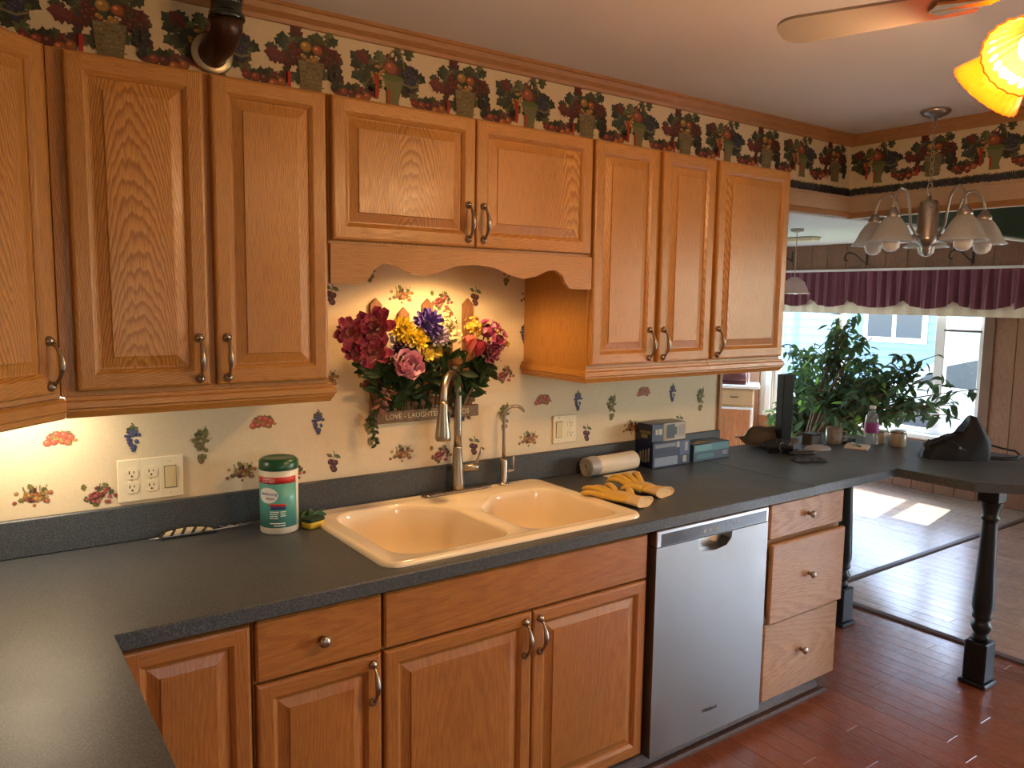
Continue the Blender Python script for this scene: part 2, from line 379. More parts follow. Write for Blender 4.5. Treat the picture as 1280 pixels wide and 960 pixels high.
def round_poly(pts, r, n=6):
    out = []; m = len(pts)
    for i in range(m):
        p = Vector(pts[i]); a = (Vector(pts[i - 1]) - p); b = (Vector(pts[(i + 1) % m]) - p); rr = r[i] if isinstance(r, (list, tuple)) else r
        ang = a.angle(b); d = min(rr / math.tan(ang / 2), a.length * .49, b.length * .49); rr = d * math.tan(ang / 2)
        a.normalize(); b.normalize(); c = p + (a + b).normalized() * (rr / sin(ang / 2))
        v0 = p + a * d - c; v1 = p + b * d - c; t0 = math.atan2(v0.y, v0.x); t1 = math.atan2(v1.y, v1.x); dt = (t1 - t0 + pi) % (2 * pi) - pi
        for k in range(n + 1): t = t0 + dt * k / n; out.append((c.x + rr * cos(t), c.y + rr * sin(t)))
    return out
def inset_poly(pts, d):
    m = len(pts); out = []; area = sum(pts[i][0] * pts[(i + 1) % m][1] - pts[(i + 1) % m][0] * pts[i][1] for i in range(m)); sg = 1 if area > 0 else -1
    for i in range(m):
        a = Vector(pts[i - 1]); p = Vector(pts[i]); b = Vector(pts[(i + 1) % m]); t = (b - a).normalized()
        out.append((p.x - t.y * d * sg, p.y + t.x * d * sg))
    return out
def text(name, body, size, mat, parent, loc, rot, ext=.0003, align='CENTER', bold=0.0, sx=1.0):
    c = bpy.data.curves.new(name, 'FONT'); c.body = body; c.size = size; c.extrude = ext; c.align_x = align; c.align_y = 'CENTER'; c.offset = bold; c.resolution_u = 2
    o = bpy.data.objects.new(name, c); COL.objects.link(o)
    dg = bpy.context.evaluated_depsgraph_get(); me = bpy.data.meshes.new_from_object(o.evaluated_get(dg)); bpy.data.objects.remove(o); bpy.data.curves.remove(c)
    me.materials.clear(); me.materials.append(MATS[mat])
    return link(name, me, parent, loc, rot, (sx, 1, 1))

# ------------------------------------------------------------------ dimensions
YW = .062; ZC = .914; CE = 2.53; XW = -.66; XH = 3.756; XF = 6.65; ZB = 2.112; XE = 2.745
YF = -5.2; YB = 3.7

# ------------------------------------------------------------------ the room shell
fl = MB(); fl.box(XW - .1, XF + .1, YF - .1, YB + .1, -.15, -.012); FLOOR = struct(fl.build('floor', 'oak_dark'))
def planks(x0, x1, y0, y1, wd, mat, seed, lmin, lmax, single):
    r = random.Random(seed); x = x0; joined = MB(); cache = {}
    while x < x1 - .005:
        w_ = min(wd, x1 - x); y = y0 - r.uniform(0, lmin)
        while y < y1 - .002:
            ln = r.uniform(lmin, lmax); a = max(y, y0); b = min(y + ln, y1); y += ln
            if b - a < .02: continue
            mb = joined if not single else MB()
            mb.box(x + .0005, x + w_ - .0005, a + .0004, b - .0004, -.012, r.uniform(-.0005, 0), .0009, grain='y', off=(r.uniform(.1, 3), r.uniform(0, 40)), cen=(x, 0, 0))
            if single: mb.build('plank', mat, FLOOR, fix=False)
        x += wd
    if not single and joined.f:
        o = joined.build('floor_boards', mat, FLOOR, fix=False); o['kind'] = 'stuff'
XT = 3.66
planks(XW, 1.98, YF, YW, .083, 'cherry_floor', 3, .5, 1.3, False)
planks(1.98, XT, YF, -2.0, .083, 'cherry_floor', 4, .5, 1.3, False)
planks(1.98, XT, -2.0, .055, .083, 'cherry_floor', 5, .5, 1.2, True)
planks(XT + .06, XF, YF, -1.4, .083, 'worn_floor', 6, .5, 1.3, False)
planks(XT + .06, XF, -1.4, .055, .083, 'worn_floor', 7, .5, 1.1, True)
planks(3.3, XF, .105, 1.9, .11, 'sunroom_floor', 8, .6, 1.4, True)
planks(2.0, XF, 1.9, YB, .11, 'sunroom_floor', 9, .6, 1.4, False)
planks(2.0, 3.3, .105, 1.9, .11, 'sunroom_floor', 10, .6, 1.4, False)
def strip(name, poly, fn, mat, grain, parent=None):
    mb = MB(); mb.grain = grain; mb.off = soff(); mb.prism(poly, fn); return struct(mb.build(name, mat, parent)) if parent is None else mb.build(name, mat, parent)
strip('trim_1', [(.055, -.012), (.105, -.012), (.105, .003), (.095, .009), (.065, .009), (.055, .003)], lambda a, b, d: (2.0 + d * (XF - 2.0), a, b), 'oak_dark', 'x')
strip('trim_2', [(XT, -.012), (XT + .06, -.012), (XT + .06, .003), (XT + .05, .009), (XT + .01, .009), (XT, .003)], lambda a, b, d: (a, YF + d * (.055 - YF), b), 'oak_dark', 'y')
mb = MB(); mb.box(XW - .1, XF + .1, YF - .1, YW + .08, CE, CE + .1); CEIL = struct(mb.build('ceiling', 'ceiling_paint'))
mb = MB(); mb.box(2.0, XF + .1, YW + .08, YB + .1, 2.19, 2.3); struct(mb.build('ceiling_sunroom', 'sun_ceiling'))
mb = MB(); mb.box(XW - .1, XE, YW, YW + .08, -.012, CE); WALL = struct(mb.build('wall_back', 'wallpaper'))
mb = MB(); mb.box(XE, XH + .1, YW, YW + .08, ZB, CE); HEADB = struct(mb.build('wall_back_header', 'wallpaper'))
mb = MB(); mb.box(XH, XH + .1, YF, YW, 2.100, CE); HEADR = struct(mb.build('wall_right_header', 'wallpaper'))
mb = MB(); mb.box(XH + .1, XF, YW, YW + .08, ZB, CE); struct(mb.build('wall_beam', 'dark_green'))
# wood band under the border, casing lines
mb = MB(); mb.grain = 'x'; mb.box(XE, XH - .012, YW - .012, YW, 2.103, 2.205, .002, off=soff()); mb.box(XE, XH - .016, YW - .018, YW, 2.198, 2.210, .003, off=soff()); struct(mb.build('trim_3', 'header_wood'))
mb = MB(); mb.grain = 'x'; mb.box(XE, XH - .016, YW - .020, YW + .001, 2.098, 2.128, .004, off=soff()); struct(mb.build('trim_4', 'oak_trim'))
mb = MB(); mb.grain = 'y'; mb.box(XH - .012, XH, YF, YW - .0, 2.103, 2.205, .002, off=soff()); mb.box(XH - .018, XH, YF, YW, 2.198, 2.210, .003, off=soff()); struct(mb.build('trim_5', 'header_wood'))
mb = MB(); mb.grain = 'y'; mb.box(XH - .020, XH + .001, YF, YW, 2.092, 2.122, .004, off=soff()); struct(mb.build('trim_6', 'oak_trim'))
mb = MB(); mb.box(XE, XF - .02, YW + .05, YW + .095, 2.098, 2.113, .003); struct(mb.build('trim_7', 'white_paint'))
crown = [(0, 2.474), (.012, 2.474), (.016, 2.486), (.028, 2.500), (.033, 2.516), (.038, 2.520), (.038, CE), (0, CE)]
strip('trim_8', [(YW - a, b) for a, b in crown], lambda a, b, d: (XW + d * (XH - XW), a, b), 'oak_trim', 'x')
strip('trim_9', [(XH - a, b) for a, b in crown], lambda a, b, d: (a, YF + d * (YW - YF), b), 'oak_trim', 'y')
mb = MB(); mb.grain = 'z'; mb.box(XE, XE + .022, YW - .012, YW + .09, ZC + .002, ZB - .015, .003, off=soff()); struct(mb.build('trim_10', 'oak_trim'))
# outer walls with window openings, some added for light
def holed(name, mat, outer, holes, fn): mb = MB(); mb.prism(outer, fn, holes); return struct(mb.build(name, mat))
def R4(a0, a1, b0, b1): return [(a0, b0), (a1, b0), (a1, b1), (a0, b1)]
WIN = (.58, 2.60, .50, 1.76); DOOR = (-4.7, -2.5, .05, 2.1); BW = (.55, 1.25, 1.1, 1.9)
holed('wall_right', 'wall_paint', R4(YF - .1, YB + .1, -.012, CE), [R4(*WIN), R4(*DOOR)], lambda a, b, d: (XF + d * .1, a, b))
holed('wall_front', 'wall_paint', R4(XW - .1, XF, -.012, CE), [R4(*BW)], lambda a, b, d: (a, YF - d * .1, b))
mb = MB(); mb.box(XW - .1, XW, YF, YW, -.012, CE); struct(mb.build('wall_left', 'wall_paint'))
FW = (3.5, 6.0, .5, 1.85)
holed('wall_far', 'wall_paint', R4(1.9, XF, -.012, 2.3), [R4(*FW)], lambda a, b, d: (a, YB + d * .1, b))
mb = MB(); mb.box(1.9, 2.0, YW + .08, YB, -.012, 2.3); struct(mb.build('wall_sunroom_left', 'wall_paint'))
# vertical boards of the window wall
PAN = struct(link('wall_right_panelling', None))
def board(y0, y1, z0, z1, mat):
    mb = MB(); mb.box(XF - .012, XF, y0 + .003, y1 - .003, z0, z1, .004, grain='z', off=soff(), cen=(0, y0, 0)); mb.build('panel_board', mat, PAN, fix=False)
y = -1.42; r = random.Random(2)
while y < YB - .02:
    wd = r.choice((.19, .215, .2, .17)); y1 = min(y + wd, YB); top = 2.188 if y1 > YW + .09 else CE - .002
    mat = 'pine_orange' if y > 2.55 else 'panel_wood'
    if y < .12 and y1 > .0: y = .142 if y1 > .05 else y1; 
    elif y1 < WIN[0] - .02 or y > WIN[1] + .02: board(y, y1, 0, top, mat); y = y1
    else:
        board(y, y1, WIN[3] + .03, top, 'panel_wood'); board(y, y1, 0, WIN[2] - .05, mat); y = y1
# window
def window(name, wn, splits, axis, pos, t, mats=('frame_white', 'window_glass'), rails=()):
    w0 = struct(link(name, None)); y0, y1, z0, z1 = wn
    fn = (lambda a, b, d: (pos + d, a, b)) if axis == 'x' else (lambda a, b, d: (a, pos + d, b))
    def bx(nm, a0, a1, b0, b1, d0, d1, m, ch=.004):
        mb = MB(); P = (fn(a0, b0, d0), fn(a1, b1, d1)); lo = [min(P[0][i], P[1][i]) for i in range(3)]; hi = [max(P[0][i], P[1][i]) for i in range(3)]
        mb.box(lo[0], hi[0], lo[1], hi[1], lo[2], hi[2], ch); return mb.build(nm, m, w0, fix=False)
    f = .045
    bx('frame_stile', y0, y0 + f, z0, z1, 0, t, mats[0]); bx('frame_stile', y1 - f, y1, z0, z1, 0, t, mats[0])
    bx('frame_rail', y0 + f, y1 - f, z0, z0 + f, 0, t, mats[0]); bx('frame_rail', y0 + f, y1 - f, z1 - f, z1, 0, t, mats[0])
    for a0, a1 in splits: bx('mullion', a0, a1, z0 + f, z1 - f, 0, t, mats[0])
    edges = [y0 + f] + [q for a in sorted(splits) for q in a] + [y1 - f]
    for i in range(0, len(edges), 2):
        bx('pane', edges[i], edges[i + 1], z0 + f, z1 - f, t * .5, t * .5 + .004, mats[1], 0)
        for zz in rails: bx('glazing_bar', edges[i], edges[i + 1], zz, zz + .03, t * .3, t * .7, mats[0])
    return w0, bx
W1, bx = window('window_1', WIN, [(.90, .985), (1.86, 1.90)], 'x', XF + .02, .06)
bx('window_sill', WIN[0] - .06, WIN[1] + .06, WIN[2] - .03, WIN[2] + .006, -.09, .02, 'frame_white')
bx('casing', WIN[0] - .085, WIN[0] - .002, WIN[2] - .03, WIN[3] + .02, -.045, -.032, 'frame_brown')
bx('casing', WIN[1] + .002, WIN[1] + .07, WIN[2] - .03, WIN[3] + .02, -.045, -.032, 'frame_white')
window('door_1', DOOR, [(-3.64, -3.56)], 'x', XF + .02, .06)
window('added_sunroom_window', FW, [(4.70, 4.80)], 'y', YB + .02, .05)  # unseen window added to light the inner side of the panelled wall
window('added_fill_window', BW, [(.88, .92)], 'y', YF - .07, .05, rails=(1.48,))  # unseen window behind the camera, added for fill daylight

# ------------------------------------------------------------------ wallpaper prints
PRI = {}
def shade(c, r, k=.25): f = 1 + r.uniform(-k, k); return tuple(max(0, x * f) for x in c)
class Print(MB):
    def __init__(s, seed): super().__init__(); s.r = random.Random(seed); s.lay = 0
    def up(s): s.lay += 1; return -.0006 - s.lay * .00002
    def disc(s, x, z, a, b, col, n=9, k=.2, rot=0):
        y = s.up(); c, d = cos(rot), sin(rot)
        s.add([(x + a * cos(2 * pi * i / n) * c - b * sin(2 * pi * i / n) * d, y, z + a * cos(2 * pi * i / n) * d + b * sin(2 * pi * i / n) * c) for i in range(n)], [tuple(range(n))], col=shade(col, s.r, k))
    def fruit(s, x, z, a, col, k=.15):
        s.disc(x, z, a, a * .95, tuple(c * .55 for c in col), 10, k); s.disc(x - a * .08, z + a * .06, a * .84, a * .8, col, 10, k); s.disc(x - a * .28, z + a * .28, a * .34, a * .28, tuple(min(1, c * 1.7 + .03) for c in col), 7, k)
    def leaf(s, x, z, l, ang, col, lob=True):
        y = s.up(); pr = [(0, 0), (.12, .22), (.3, .16), (.34, .42), (.55, .26), (.68, .36), (.8, .16), (1, 0)] if lob else [(0, 0), (.25, .2), (.55, .24), (.8, .13), (1, 0)]
        P = pr + [(a, -b) for a, b in pr[-2:0:-1]]; c, d = cos(ang), sin(ang); cen = (.5, 0)
        pts = [(x + l * (a * c - b * d), y, z + l * (a * d + b * c)) for a, b in P]; m = len(pts); pts.append((x + l * .5 * c, y, z + l * .5 * d))
        cl = shade(col, s.r, .35); cl2 = tuple(q * 1.35 for q in cl)
        for i in range(m): s.add([pts[i], pts[(i + 1) % m], pts[m]], [(0, 1, 2)], col=cl if i < m // 2 else cl2)
    def grapes(s, x, z, w_, h, col, n, size, taper=1.0):
        for i in range(n):
            t = s.r.random(); ww = w_ * (1 - taper * t * .85); s.fruit(x + s.r.uniform(-ww, ww) * .5, z - t * h, size * s.r.uniform(.8, 1.1), col)
    def line(s, pts, w_, col):
        for (x0, z0), (x1, z1) in zip(pts, pts[1:]):
            y = s.up(); d = Vector((x1 - x0, z1 - z0)); 
            if d.length < 1e-6: continue
            d.normalize(); n = Vector((-d.y, d.x)) * w_ * .5
            s.add([(x0 + n.x, y, z0 + n.y), (x1 + n.x, y, z1 + n.y), (x1 - n.x, y, z1 - n.y), (x0 - n.x, y, z0 - n.y)], [(0, 1, 2, 3)], col=col)
GRN = (.085, .095, .045); DGR = (.040, .050, .034); RED = (.30, .045, .03); BUR = (.125, .032, .030); NAV = (.045, .048, .09); GOLD = (.36, .20, .055); PEACH = (.36, .12, .04); OLV = (.15, .14, .04); CRM = (.50, .38, .20)
def mk_motifs():
    p = Print(1)  # strawberries
    for i in range(11): p.leaf(p.r.gauss(0, .014), p.r.gauss(.004, .007), .019, p.r.uniform(0, 6.3), p.r.choice((GRN, OLV, DGR)))
    for x, z in ((-.020, .002), (-.006, .009), (.009, .007), (.022, .0), (-.012, -.009), (.004, -.006), (.016, -.012), (-.026, -.010)): p.fruit(x, z, p.r.uniform(.0075, .0098), (.42, .095, .055))
    for i in range(4): p.leaf(p.r.gauss(0, .014), p.r.gauss(0, .008), .013, p.r.uniform(0, 6.3), OLV, False)
    p.disc(.031, -.008, .006, .004, GOLD); PRI['straw'] = p
    p = Print(2)  # blue grapes
    for a in (.6, 1.7, 2.7, 3.4): p.leaf(0, .020, .016, a, GRN)
    p.line([(0, .02), (.004, .034), (-.002, .04)], .0025, DGR); p.grapes(0, .020, .040, .052, (.07, .075, .17), 36, .0048); PRI['blue'] = p
    p = Print(3)  # green grapes
    for a in (.2, 1.2, 2.0, 2.9, 4.0): p.leaf(p.r.gauss(0, .006), .026, .020, a, p.r.choice((GRN, OLV)))
    p.grapes(0, .024, .044, .072, (.20, .16, .05), 44, .005); p.line([(.0, .026), (.012, .05)], .002, DGR)
    for a in (-.4, 3.5): p.line([(0, .018), (.02 * cos(a), .01), (.028 * cos(a), .018)], .0015, OLV)
    PRI['green'] = p
    p = Print(4)  # mixed berries
    for i in range(14): p.leaf(p.r.gauss(0, .016), p.r.gauss(.002, .009), .018, p.r.uniform(0, 6.3), p.r.choice((GRN, OLV, BUR, DGR)))
    for i in range(24): p.fruit(p.r.gauss(0, .015), p.r.gauss(-.002, .008), p.r.uniform(.0038, .0058), p.r.choice(((.28, .06, .03), GOLD, PEACH, BUR, (.42, .30, .12))))
    for i in range(8): x = p.r.uniform(-.02, .02); p.line([(x, .006), (x + p.r.uniform(-.014, .014), .026)], .0013, OLV)
    PRI['mixed'] = p
    p = Print(5)  # raspberry
    for i in range(12): p.leaf(p.r.gauss(0, .015), p.r.gauss(.004, .009), .018, p.r.uniform(0, 6.3), p.r.choice((GRN, OLV, DGR)))
    for i in range(34): p.fruit(p.r.gauss(0, .013), p.r.gauss(-.003, .0075), .0050, p.r.choice(((.28, .055, .05), (.34, .09, .075), BUR)))
    p.line([(0, .012), (.004, .03)], .002, DGR); PRI['rasp'] = p
    p = Print(6)  # plum
    p.line([(.002, .012), (.006, .03), (.002, .038)], .002, DGR); p.leaf(.004, .026, .024, -.5, GRN, False); p.leaf(.0, .02, .022, 2.6, GRN, False)
    for x, z in ((-.006, .006), (.007, .002), (0, -.010), (.004, -.018)): p.fruit(x, z, .0095, (.085, .028, .035))
    PRI['plum'] = p
mk_motifs()
for k in list(PRI): PRI[k] = PRI[k].mesh('fruit_print', 'print', False)
PX_, PZ_ = .567, .567
pat = [('straw', -.02, 1.235), ('blue', .165, 1.216), ('green', .357, 1.178), ('mixed', -.085, 1.078), ('rasp', .070, 1.060), ('plum', .215, 1.072)]
def clear(x, z):
    if not (XW < x < XE - .04): return False
    if z < 1.045: return False
    if x < .62: lim = 1.33
    elif x < 1.56: lim = 1.76
    elif x < 1.62: lim = 1.72
    else: lim = 1.33
    if z > lim: return False
    if .10 < x < .32 and 1.02 < z < 1.17: return False
    if 1.715 < x < 1.87 and z < 1.18: return False
    return True
for i in range(-3, 6):
    for j in range(-1, 3):
        for h in (0, 1):
            for k, x, z in pat:
                xx = x + PX_ * i + h * .2835; zz = z + PZ_ * j + h * .2835
                if clear(xx, zz): link('fruit_print', PRI[k], WALL, (xx, YW, zz), (0, 0, 0), (1.2, 1, 1.15))
# border of fruit baskets; origin on the base line of the baskets (z = 2.283)
def basket(seed, tall):
    p = Print(seed); r = p.r
    for i in range(62):   # dark mass of leaves behind
        a = r.uniform(0, 2 * pi); rr = sqrt(r.random()); x = .098 * rr * cos(a); z = .100 + .056 * rr * sin(a)
        p.leaf(x, z, r.uniform(.035, .052), r.uniform(0, 6.3), r.choice((DGR, GRN, BUR, DGR)))
    if tall:
        p.line([(.026 * cos(t) + .012, .115 + .056 * sin(t)) for t in [i * pi / 10 for i in range(11)]], .0045, (.22, .15, .07))
        for x, z, c in ((-.035, .115, GOLD), (-.05, .09, GOLD), (-.025, .092, CRM)): p.grapes(x, z, .035, .04, c, 12, .0065)
        p.fruit(-.004, .112, .022, (.34, .10, .05)); p.grapes(.058, .125, .055, .075, NAV, 34, .0075); p.grapes(.035, .10, .03, .05, DGR, 10, .008)
        y = p.up(); p.add([(-.030, y, .083), (.034, y, .083), (.018, y, .01), (.024, y, -.012), (-.020, y, -.012), (-.012, y, .01)], [(5, 4, 3, 2, 1, 0)], col=(.17, .17, .075))
        p.disc(.0, .082, .034, .010, (.09, .12, .04)); p.line([(.03, .07), (.06, .062), (.085, .072)], .006, (.2, .17, .09))
        p.line([(-.05, .085), (-.05, .01)], .010, (.40, .03, .02)); p.line([(-.014, .045), (-.014, .0)], .008, (.40, .05, .02))
    else:
        p.grapes(-.045, .13, .05, .05, BUR, 20, .0075); p.grapes(.045, .13, .05, .05, (.10, .03, .02), 20, .0075)
        p.fruit(-.012, .125, .017, GOLD); p.fruit(.02, .12, .016, PEACH); p.grapes(.0, .10, .05, .02, GOLD, 14, .0075)
        y = p.up(); p.add([(-.036, y, .085), (.038, y, .085), (.028, y, -.01), (-.026, y, -.01)], [(3, 2, 1, 0)], col=(.19, .15, .075))
        for q in range(7):
            for c in range(8):
                p.disc(-.03 + c * .0085 + (q % 2) * .004, .078 - q * .013, .0042, .0028, r.choice(((.25, .21, .11), (.13, .10, .045), (.2, .16, .08))), 6)
        p.grapes(.068, .085, .04, .07, (.028, .032, .03), 22, .0085); p.line([(-.06, .045), (-.06, .0)], .009, (.42, .03, .02))
    return p.mesh('basket_print', 'print', False)
def swag(seed):
    p = Print(seed); r = p.r
    for i in range(22): p.leaf(r.uniform(-.08, .08), r.uniform(-.012, .028), .036, r.uniform(0, 3.1), r.choice((GRN, DGR, BUR)))
    for i in range(5): p.fruit(-.055 + i * .027, r.uniform(-.002, .018), r.uniform(.013, .018), r.choice(((.26, .06, .035), PEACH, (.20, .035, .03), BUR)))
    p.grapes(.0, .0, .1, .012, BUR, 10, .008)
    return p.mesh('fruit_swag_print', 'print', False)
def rope(seed, ln):
    p = Print(seed); r = p.r; n = int(ln / .0095)
    for row in range(2):
        for i in range(n):
            x = (i + .5) * ln / n; p.disc(x, .012 + row * .014 + r.uniform(-.003, .003), .0085, .0105, r.choice((NAV, (.035, .03, .05), DGR, (.05, .035, .05))), 7, .3)
    for i in range(n): p.disc((i + .5) * ln / n, .034 + r.uniform(-.004, .004), .0035, .008, r.choice((GRN, DGR)), 5)
    for i in range(n): p.disc((i + .5) * ln / n, .003 + r.uniform(-.003, .003), .003, .006, r.choice((NAV, DGR)), 5)
    p.line([(0, -.006), (ln, -.006)], .003, (.30, .19, .09)); 
    return p.mesh('vine_band_print', 'print', False)
BA = [basket(11, True), basket(12, False)]; SW = swag(13); RO = rope(14, .288); ZBD = 2.287
for i in range(-5, 10):
    x = 1.009 + .288 * i
    if x < XW + .1 or x > XH - .06: continue
    host = WALL if x < XE - .1 else HEADB
    link('basket_print', BA[i % 2], host, (x, YW, ZBD), (0, 0, 0), (1.18, 1, 1.06)); 
    if x + .144 < XH - .05: link('fruit_swag_print', SW, host, (x + .142, YW - .0008, ZBD - .002))
for i in range(4): 
    x = XE - .14 + .288 * i
    if x + .288 < XH + .02: link('vine_band_print', RO, HEADB, (x + (.0 if i < 3 else -.0), YW, 2.214))
link('vine_band_print', RO, HEADB, (XH - .289, YW, 2.214))
for i in range(8):
    yy = -.095 - .285 * i
    link('basket_print', BA[i % 2], HEADR, (XH, yy, ZBD - .006), (0, 0, radians(-90)), (1.22, 1, 1.08)); link('fruit_swag_print', SW, HEADR, (XH - .0008, yy - .142, ZBD - .008), (0, 0, radians(-90)))
    link('vine_band_print', RO, HEADR, (XH, YW - .002 - .288 * i, 2.214), (0, 0, radians(-90)))

# ------------------------------------------------------------------ cabinets
def door_meshes(w_, h, mat, st=.05, horiz=False):
    """raised panel door in x 0..w, z 0..h, back at y 0, front at y -.02"""
    f = MB(); g = 'z'; ol, orr, ot, ob = soff(), soff(), soff(), soff()
    def rect(i, y): return [(i, y, i), (w_ - i, y, i), (w_ - i, y, h - i), (i, y, h - i)]
    A, B, C, D = rect(0, 0), rect(0, -.014), rect(.003, -.0185), rect(.008, -.020)
    def ring(P, Q, offs=(ob, orr, ot, ol)):
        for i in range(4):
            j = (i + 1) % 4; f.add([P[i], P[j], Q[j], Q[i]], [(0, 1, 2, 3)], grain='x' if i % 2 == 0 else 'z', off=offs[i])
    ring(A, B); ring(B, C); ring(C, D)
    f.add(A, [(3, 2, 1, 0)], grain='z', off=ol)
    s2 = st - .012; y = -.020
    f.add([(.008, y, .008), (s2, y, .008), (s2, y, h - .008), (.008, y, h - .008)], [(0, 1, 2, 3)], grain='z', off=ol, cen=(.03, 0, 0))
    f.add([(w_ - s2, y, .008), (w_ - .008, y, .008), (w_ - .008, y, h - .008), (w_ - s2, y, h - .008)], [(0, 1, 2, 3)], grain='z', off=orr, cen=(w_ - .03, 0, 0))
    f.add([(s2, y, .008), (w_ - s2, y, .008), (w_ - s2, y, s2), (s2, y, s2)], [(0, 1, 2, 3)], grain='x', off=ob, cen=(0, 0, .03))
    f.add([(s2, y, h - s2), (w_ - s2, y, h - s2), (w_ - s2, y, h - .008), (s2, y, h - .008)], [(0, 1, 2, 3)], grain='x', off=ot, cen=(0, 0, h - .03))
    E_, F_, G_ = rect(s2, -.020), rect(s2 + .004, -.0175), rect(st - .002, -.013)
    ring(E_, F_); ring(F_, G_); ring(G_, rect(st, -.0095))
    p = MB(); po = (RND.uniform(-.03, .03) if RND.random() < .45 else RND.choice((-1, 1)) * RND.uniform(.10, .2), RND.uniform(0, 9)); c = (w_ / 2, 0, h / 2)
    q = [rect(st, -.0095), rect(st + .004, -.0095), rect(st + .028, -.0165), rect(st + .0295, -.0195), rect(st + .031, -.0197)]
    for P, Q in zip(q, q[1:]):
        for i in range(4):
            j = (i + 1) % 4; p.add([P[i], P[j], Q[j], Q[i]], [(0, 1, 2, 3)], grain='z', off=po, cen=c)
    p.add(q[-1], [(0, 1, 2, 3)], grain='z', off=po, cen=c)
    return f.mesh('door', mat, False), p.mesh('panel', mat, False)
def pull_mesh():
    m = MB(); n = 15; path = []; rad = []
    for i in range(n):
        t = i / (n - 1); z = -.048 + .096 * t; y = -.008 - .024 * sin(pi * t) ** .7
        path.append((0, y, z)); rad.append(.0040 + .0040 * sin(pi * t) ** 3 + (.002 if i in (0, n - 1) else 0))
    m.tube(path, rad, 10)
    for z in (-.052, .052):
        m.lathe([(.0, .0), (.0115, .0), (.012, .003), (.009, .007), (.006, .011), (0, .012)], (0, 0, z), (0, -1, 0), 12, caps=False)
    return m.mesh('pull_handle', 'pewter')
PULL = pull_mesh()
def knob_mesh():
    m = MB(); m.lathe([(.0, 0), (.009, 0), (.006, .006), (.006, .012), (.013, .017), (.0155, .022), (.013, .027), (.006, .030), (0, .0305)], (0, 0, 0), (0, -1, 0), 18, caps=False); return m.mesh('knob', 'pewter')
KNOB = knob_mesh()
def add_door(parent, x0, x1, z0, z1, y, mat, side, hz, rot=0, org=(0, 0), st=.05):
    """door in parent's frame; y = plane the door's back sits on"""
    fm, pm = door_meshes(x1 - x0, z1 - z0, mat, st)
    d = link('door', fm, parent, (x0, y, z0)); link('panel', pm, d)
    hx = (x1 - x0 - .026) if side == 'r' else .026
    h = link('pull_handle', PULL, d, (hx, -.020, hz - z0)); h['label'] = 'curved antique pewter pull handle'
    return d
def body(parent, x0, x1, y0, y1, z0, z1, mat, ds=(), name='body'):
    m = MB(); m.grain = 'z'; m.off = soff(); m.box(x0, x1, y0, y1, z0, z1, .0015, cen=(x0, y0, 0)); return m.build(name, mat, parent, fix=False)
def light_rail(parent, x0, x1, yf, z0, z1, yb, lend=False, rend=False, name='light_rail'):
    """stepped moulding under a wall cabinet along x, with returns to the wall"""
    prof = [(0, z1), (-.010, z1), (-.010, z1 - .008), (-.016, z1 - .012), (-.018, z1 - .026), (-.013, z1 - .030), (-.013, z1 - .034), (-.006, z1 - .046), (-.004, z0), (.012, z0), (.012, z1)]
    m = MB(); m.grain = 'x'; m.off = soff()
    loops = []
    e0 = .012 if lend else 0; e1 = .012 if rend else 0
    P0 = [(x0 - (-.0 if not lend else -a), yf + a, b) for a, b in prof]; P1 = [(x1 + (0 if not rend else -a), yf + a, b) for a, b in prof]
    if lend: P0 = [(x0 + a, yf + a, b) for a, b in prof]
    if rend: P1 = [(x1 - a, yf + a, b) for a, b in prof]
    m.rings([P0, P1], not lend, not rend, smooth=False)
    if lend:
        m.grain = 'y'; Q = [(x0 + a, yb, b) for a, b in prof]; m.rings([P0, Q], False, True, smooth=False)
    if rend:
        m.grain = 'y'; Q = [(x1 - a, yb, b) for a, b in prof]; m.rings([P1, Q], False, True, smooth=False)
    return m.build(name, 'oak', parent)
UB, UT, UF = 1.392, 2.192, -.315
g_up = 'wall cabinets'
# left pair
c = thing('wall_cabinet', 'tall oak wall cabinet with two raised panel doors over the six outlet plate', 'cabinet', (0, 0, UB), 0, g_up)
Y0 = UF; yb = YW - .001
body(c, -.048, .6165, Y0, yb, 0, UT - UB, 'oak')
add_door(c, -.0148, .289, 1.406 - UB, 2.187 - UB, Y0, 'oak', 'r', 1.477 - UB); add_door(c, .3066, .6103, 1.406 - UB, 2.187 - UB, Y0, 'oak', 'l', 1.477 - UB)
light_rail(c, -.040, .6165, UF, 1.342 - UB, 1.393 - UB, yb, rend=True)
# diagonal corner unit
c = thing('corner_wall_cabinet', 'diagonal oak corner wall cabinet with one door at the left edge', 'cabinet', (0, 0, UB), 0, g_up)
A_ = (-.0495, -.3155); B_ = (-.3495, -.6155)
m = MB(); m.grain = 'z'; m.off = soff(); m.prism([(XW + .001, yb), (-.0495, yb), A_, B_, (XW + .001, -.6155)], lambda a, b, d: (a, b, d * (UT - UB))); m.build('body', 'oak', c)
fr = link('door', None, c)
dl = sqrt(.3 ** 2 * 2); bpy.data.objects.remove(fr)
fm, pm = door_meshes(dl - .045, 2.187 - 1.406, 'oak')
d = link('door', fm, c, (B_[0] + .020 * .7071, B_[1] + .020 * .7071, 1.406 - UB), (0, 0, radians(45))); link('panel', pm, d); link('pull_handle', PULL, d, (dl - .045 - .026, -.020, 1.477 - 1.406))
m = MB(); m.grain = 'x'; m.off = soff(); m.box(0, dl, -.015, .012, 1.342 - UB, 1.391 - UB, .004); m.box(0, dl, -.019, -.012, 1.358 - UB, 1.386 - UB, .003); m.build('light_rail', 'oak', c, (B_[0], B_[1], 0), (0, 0, radians(45)))
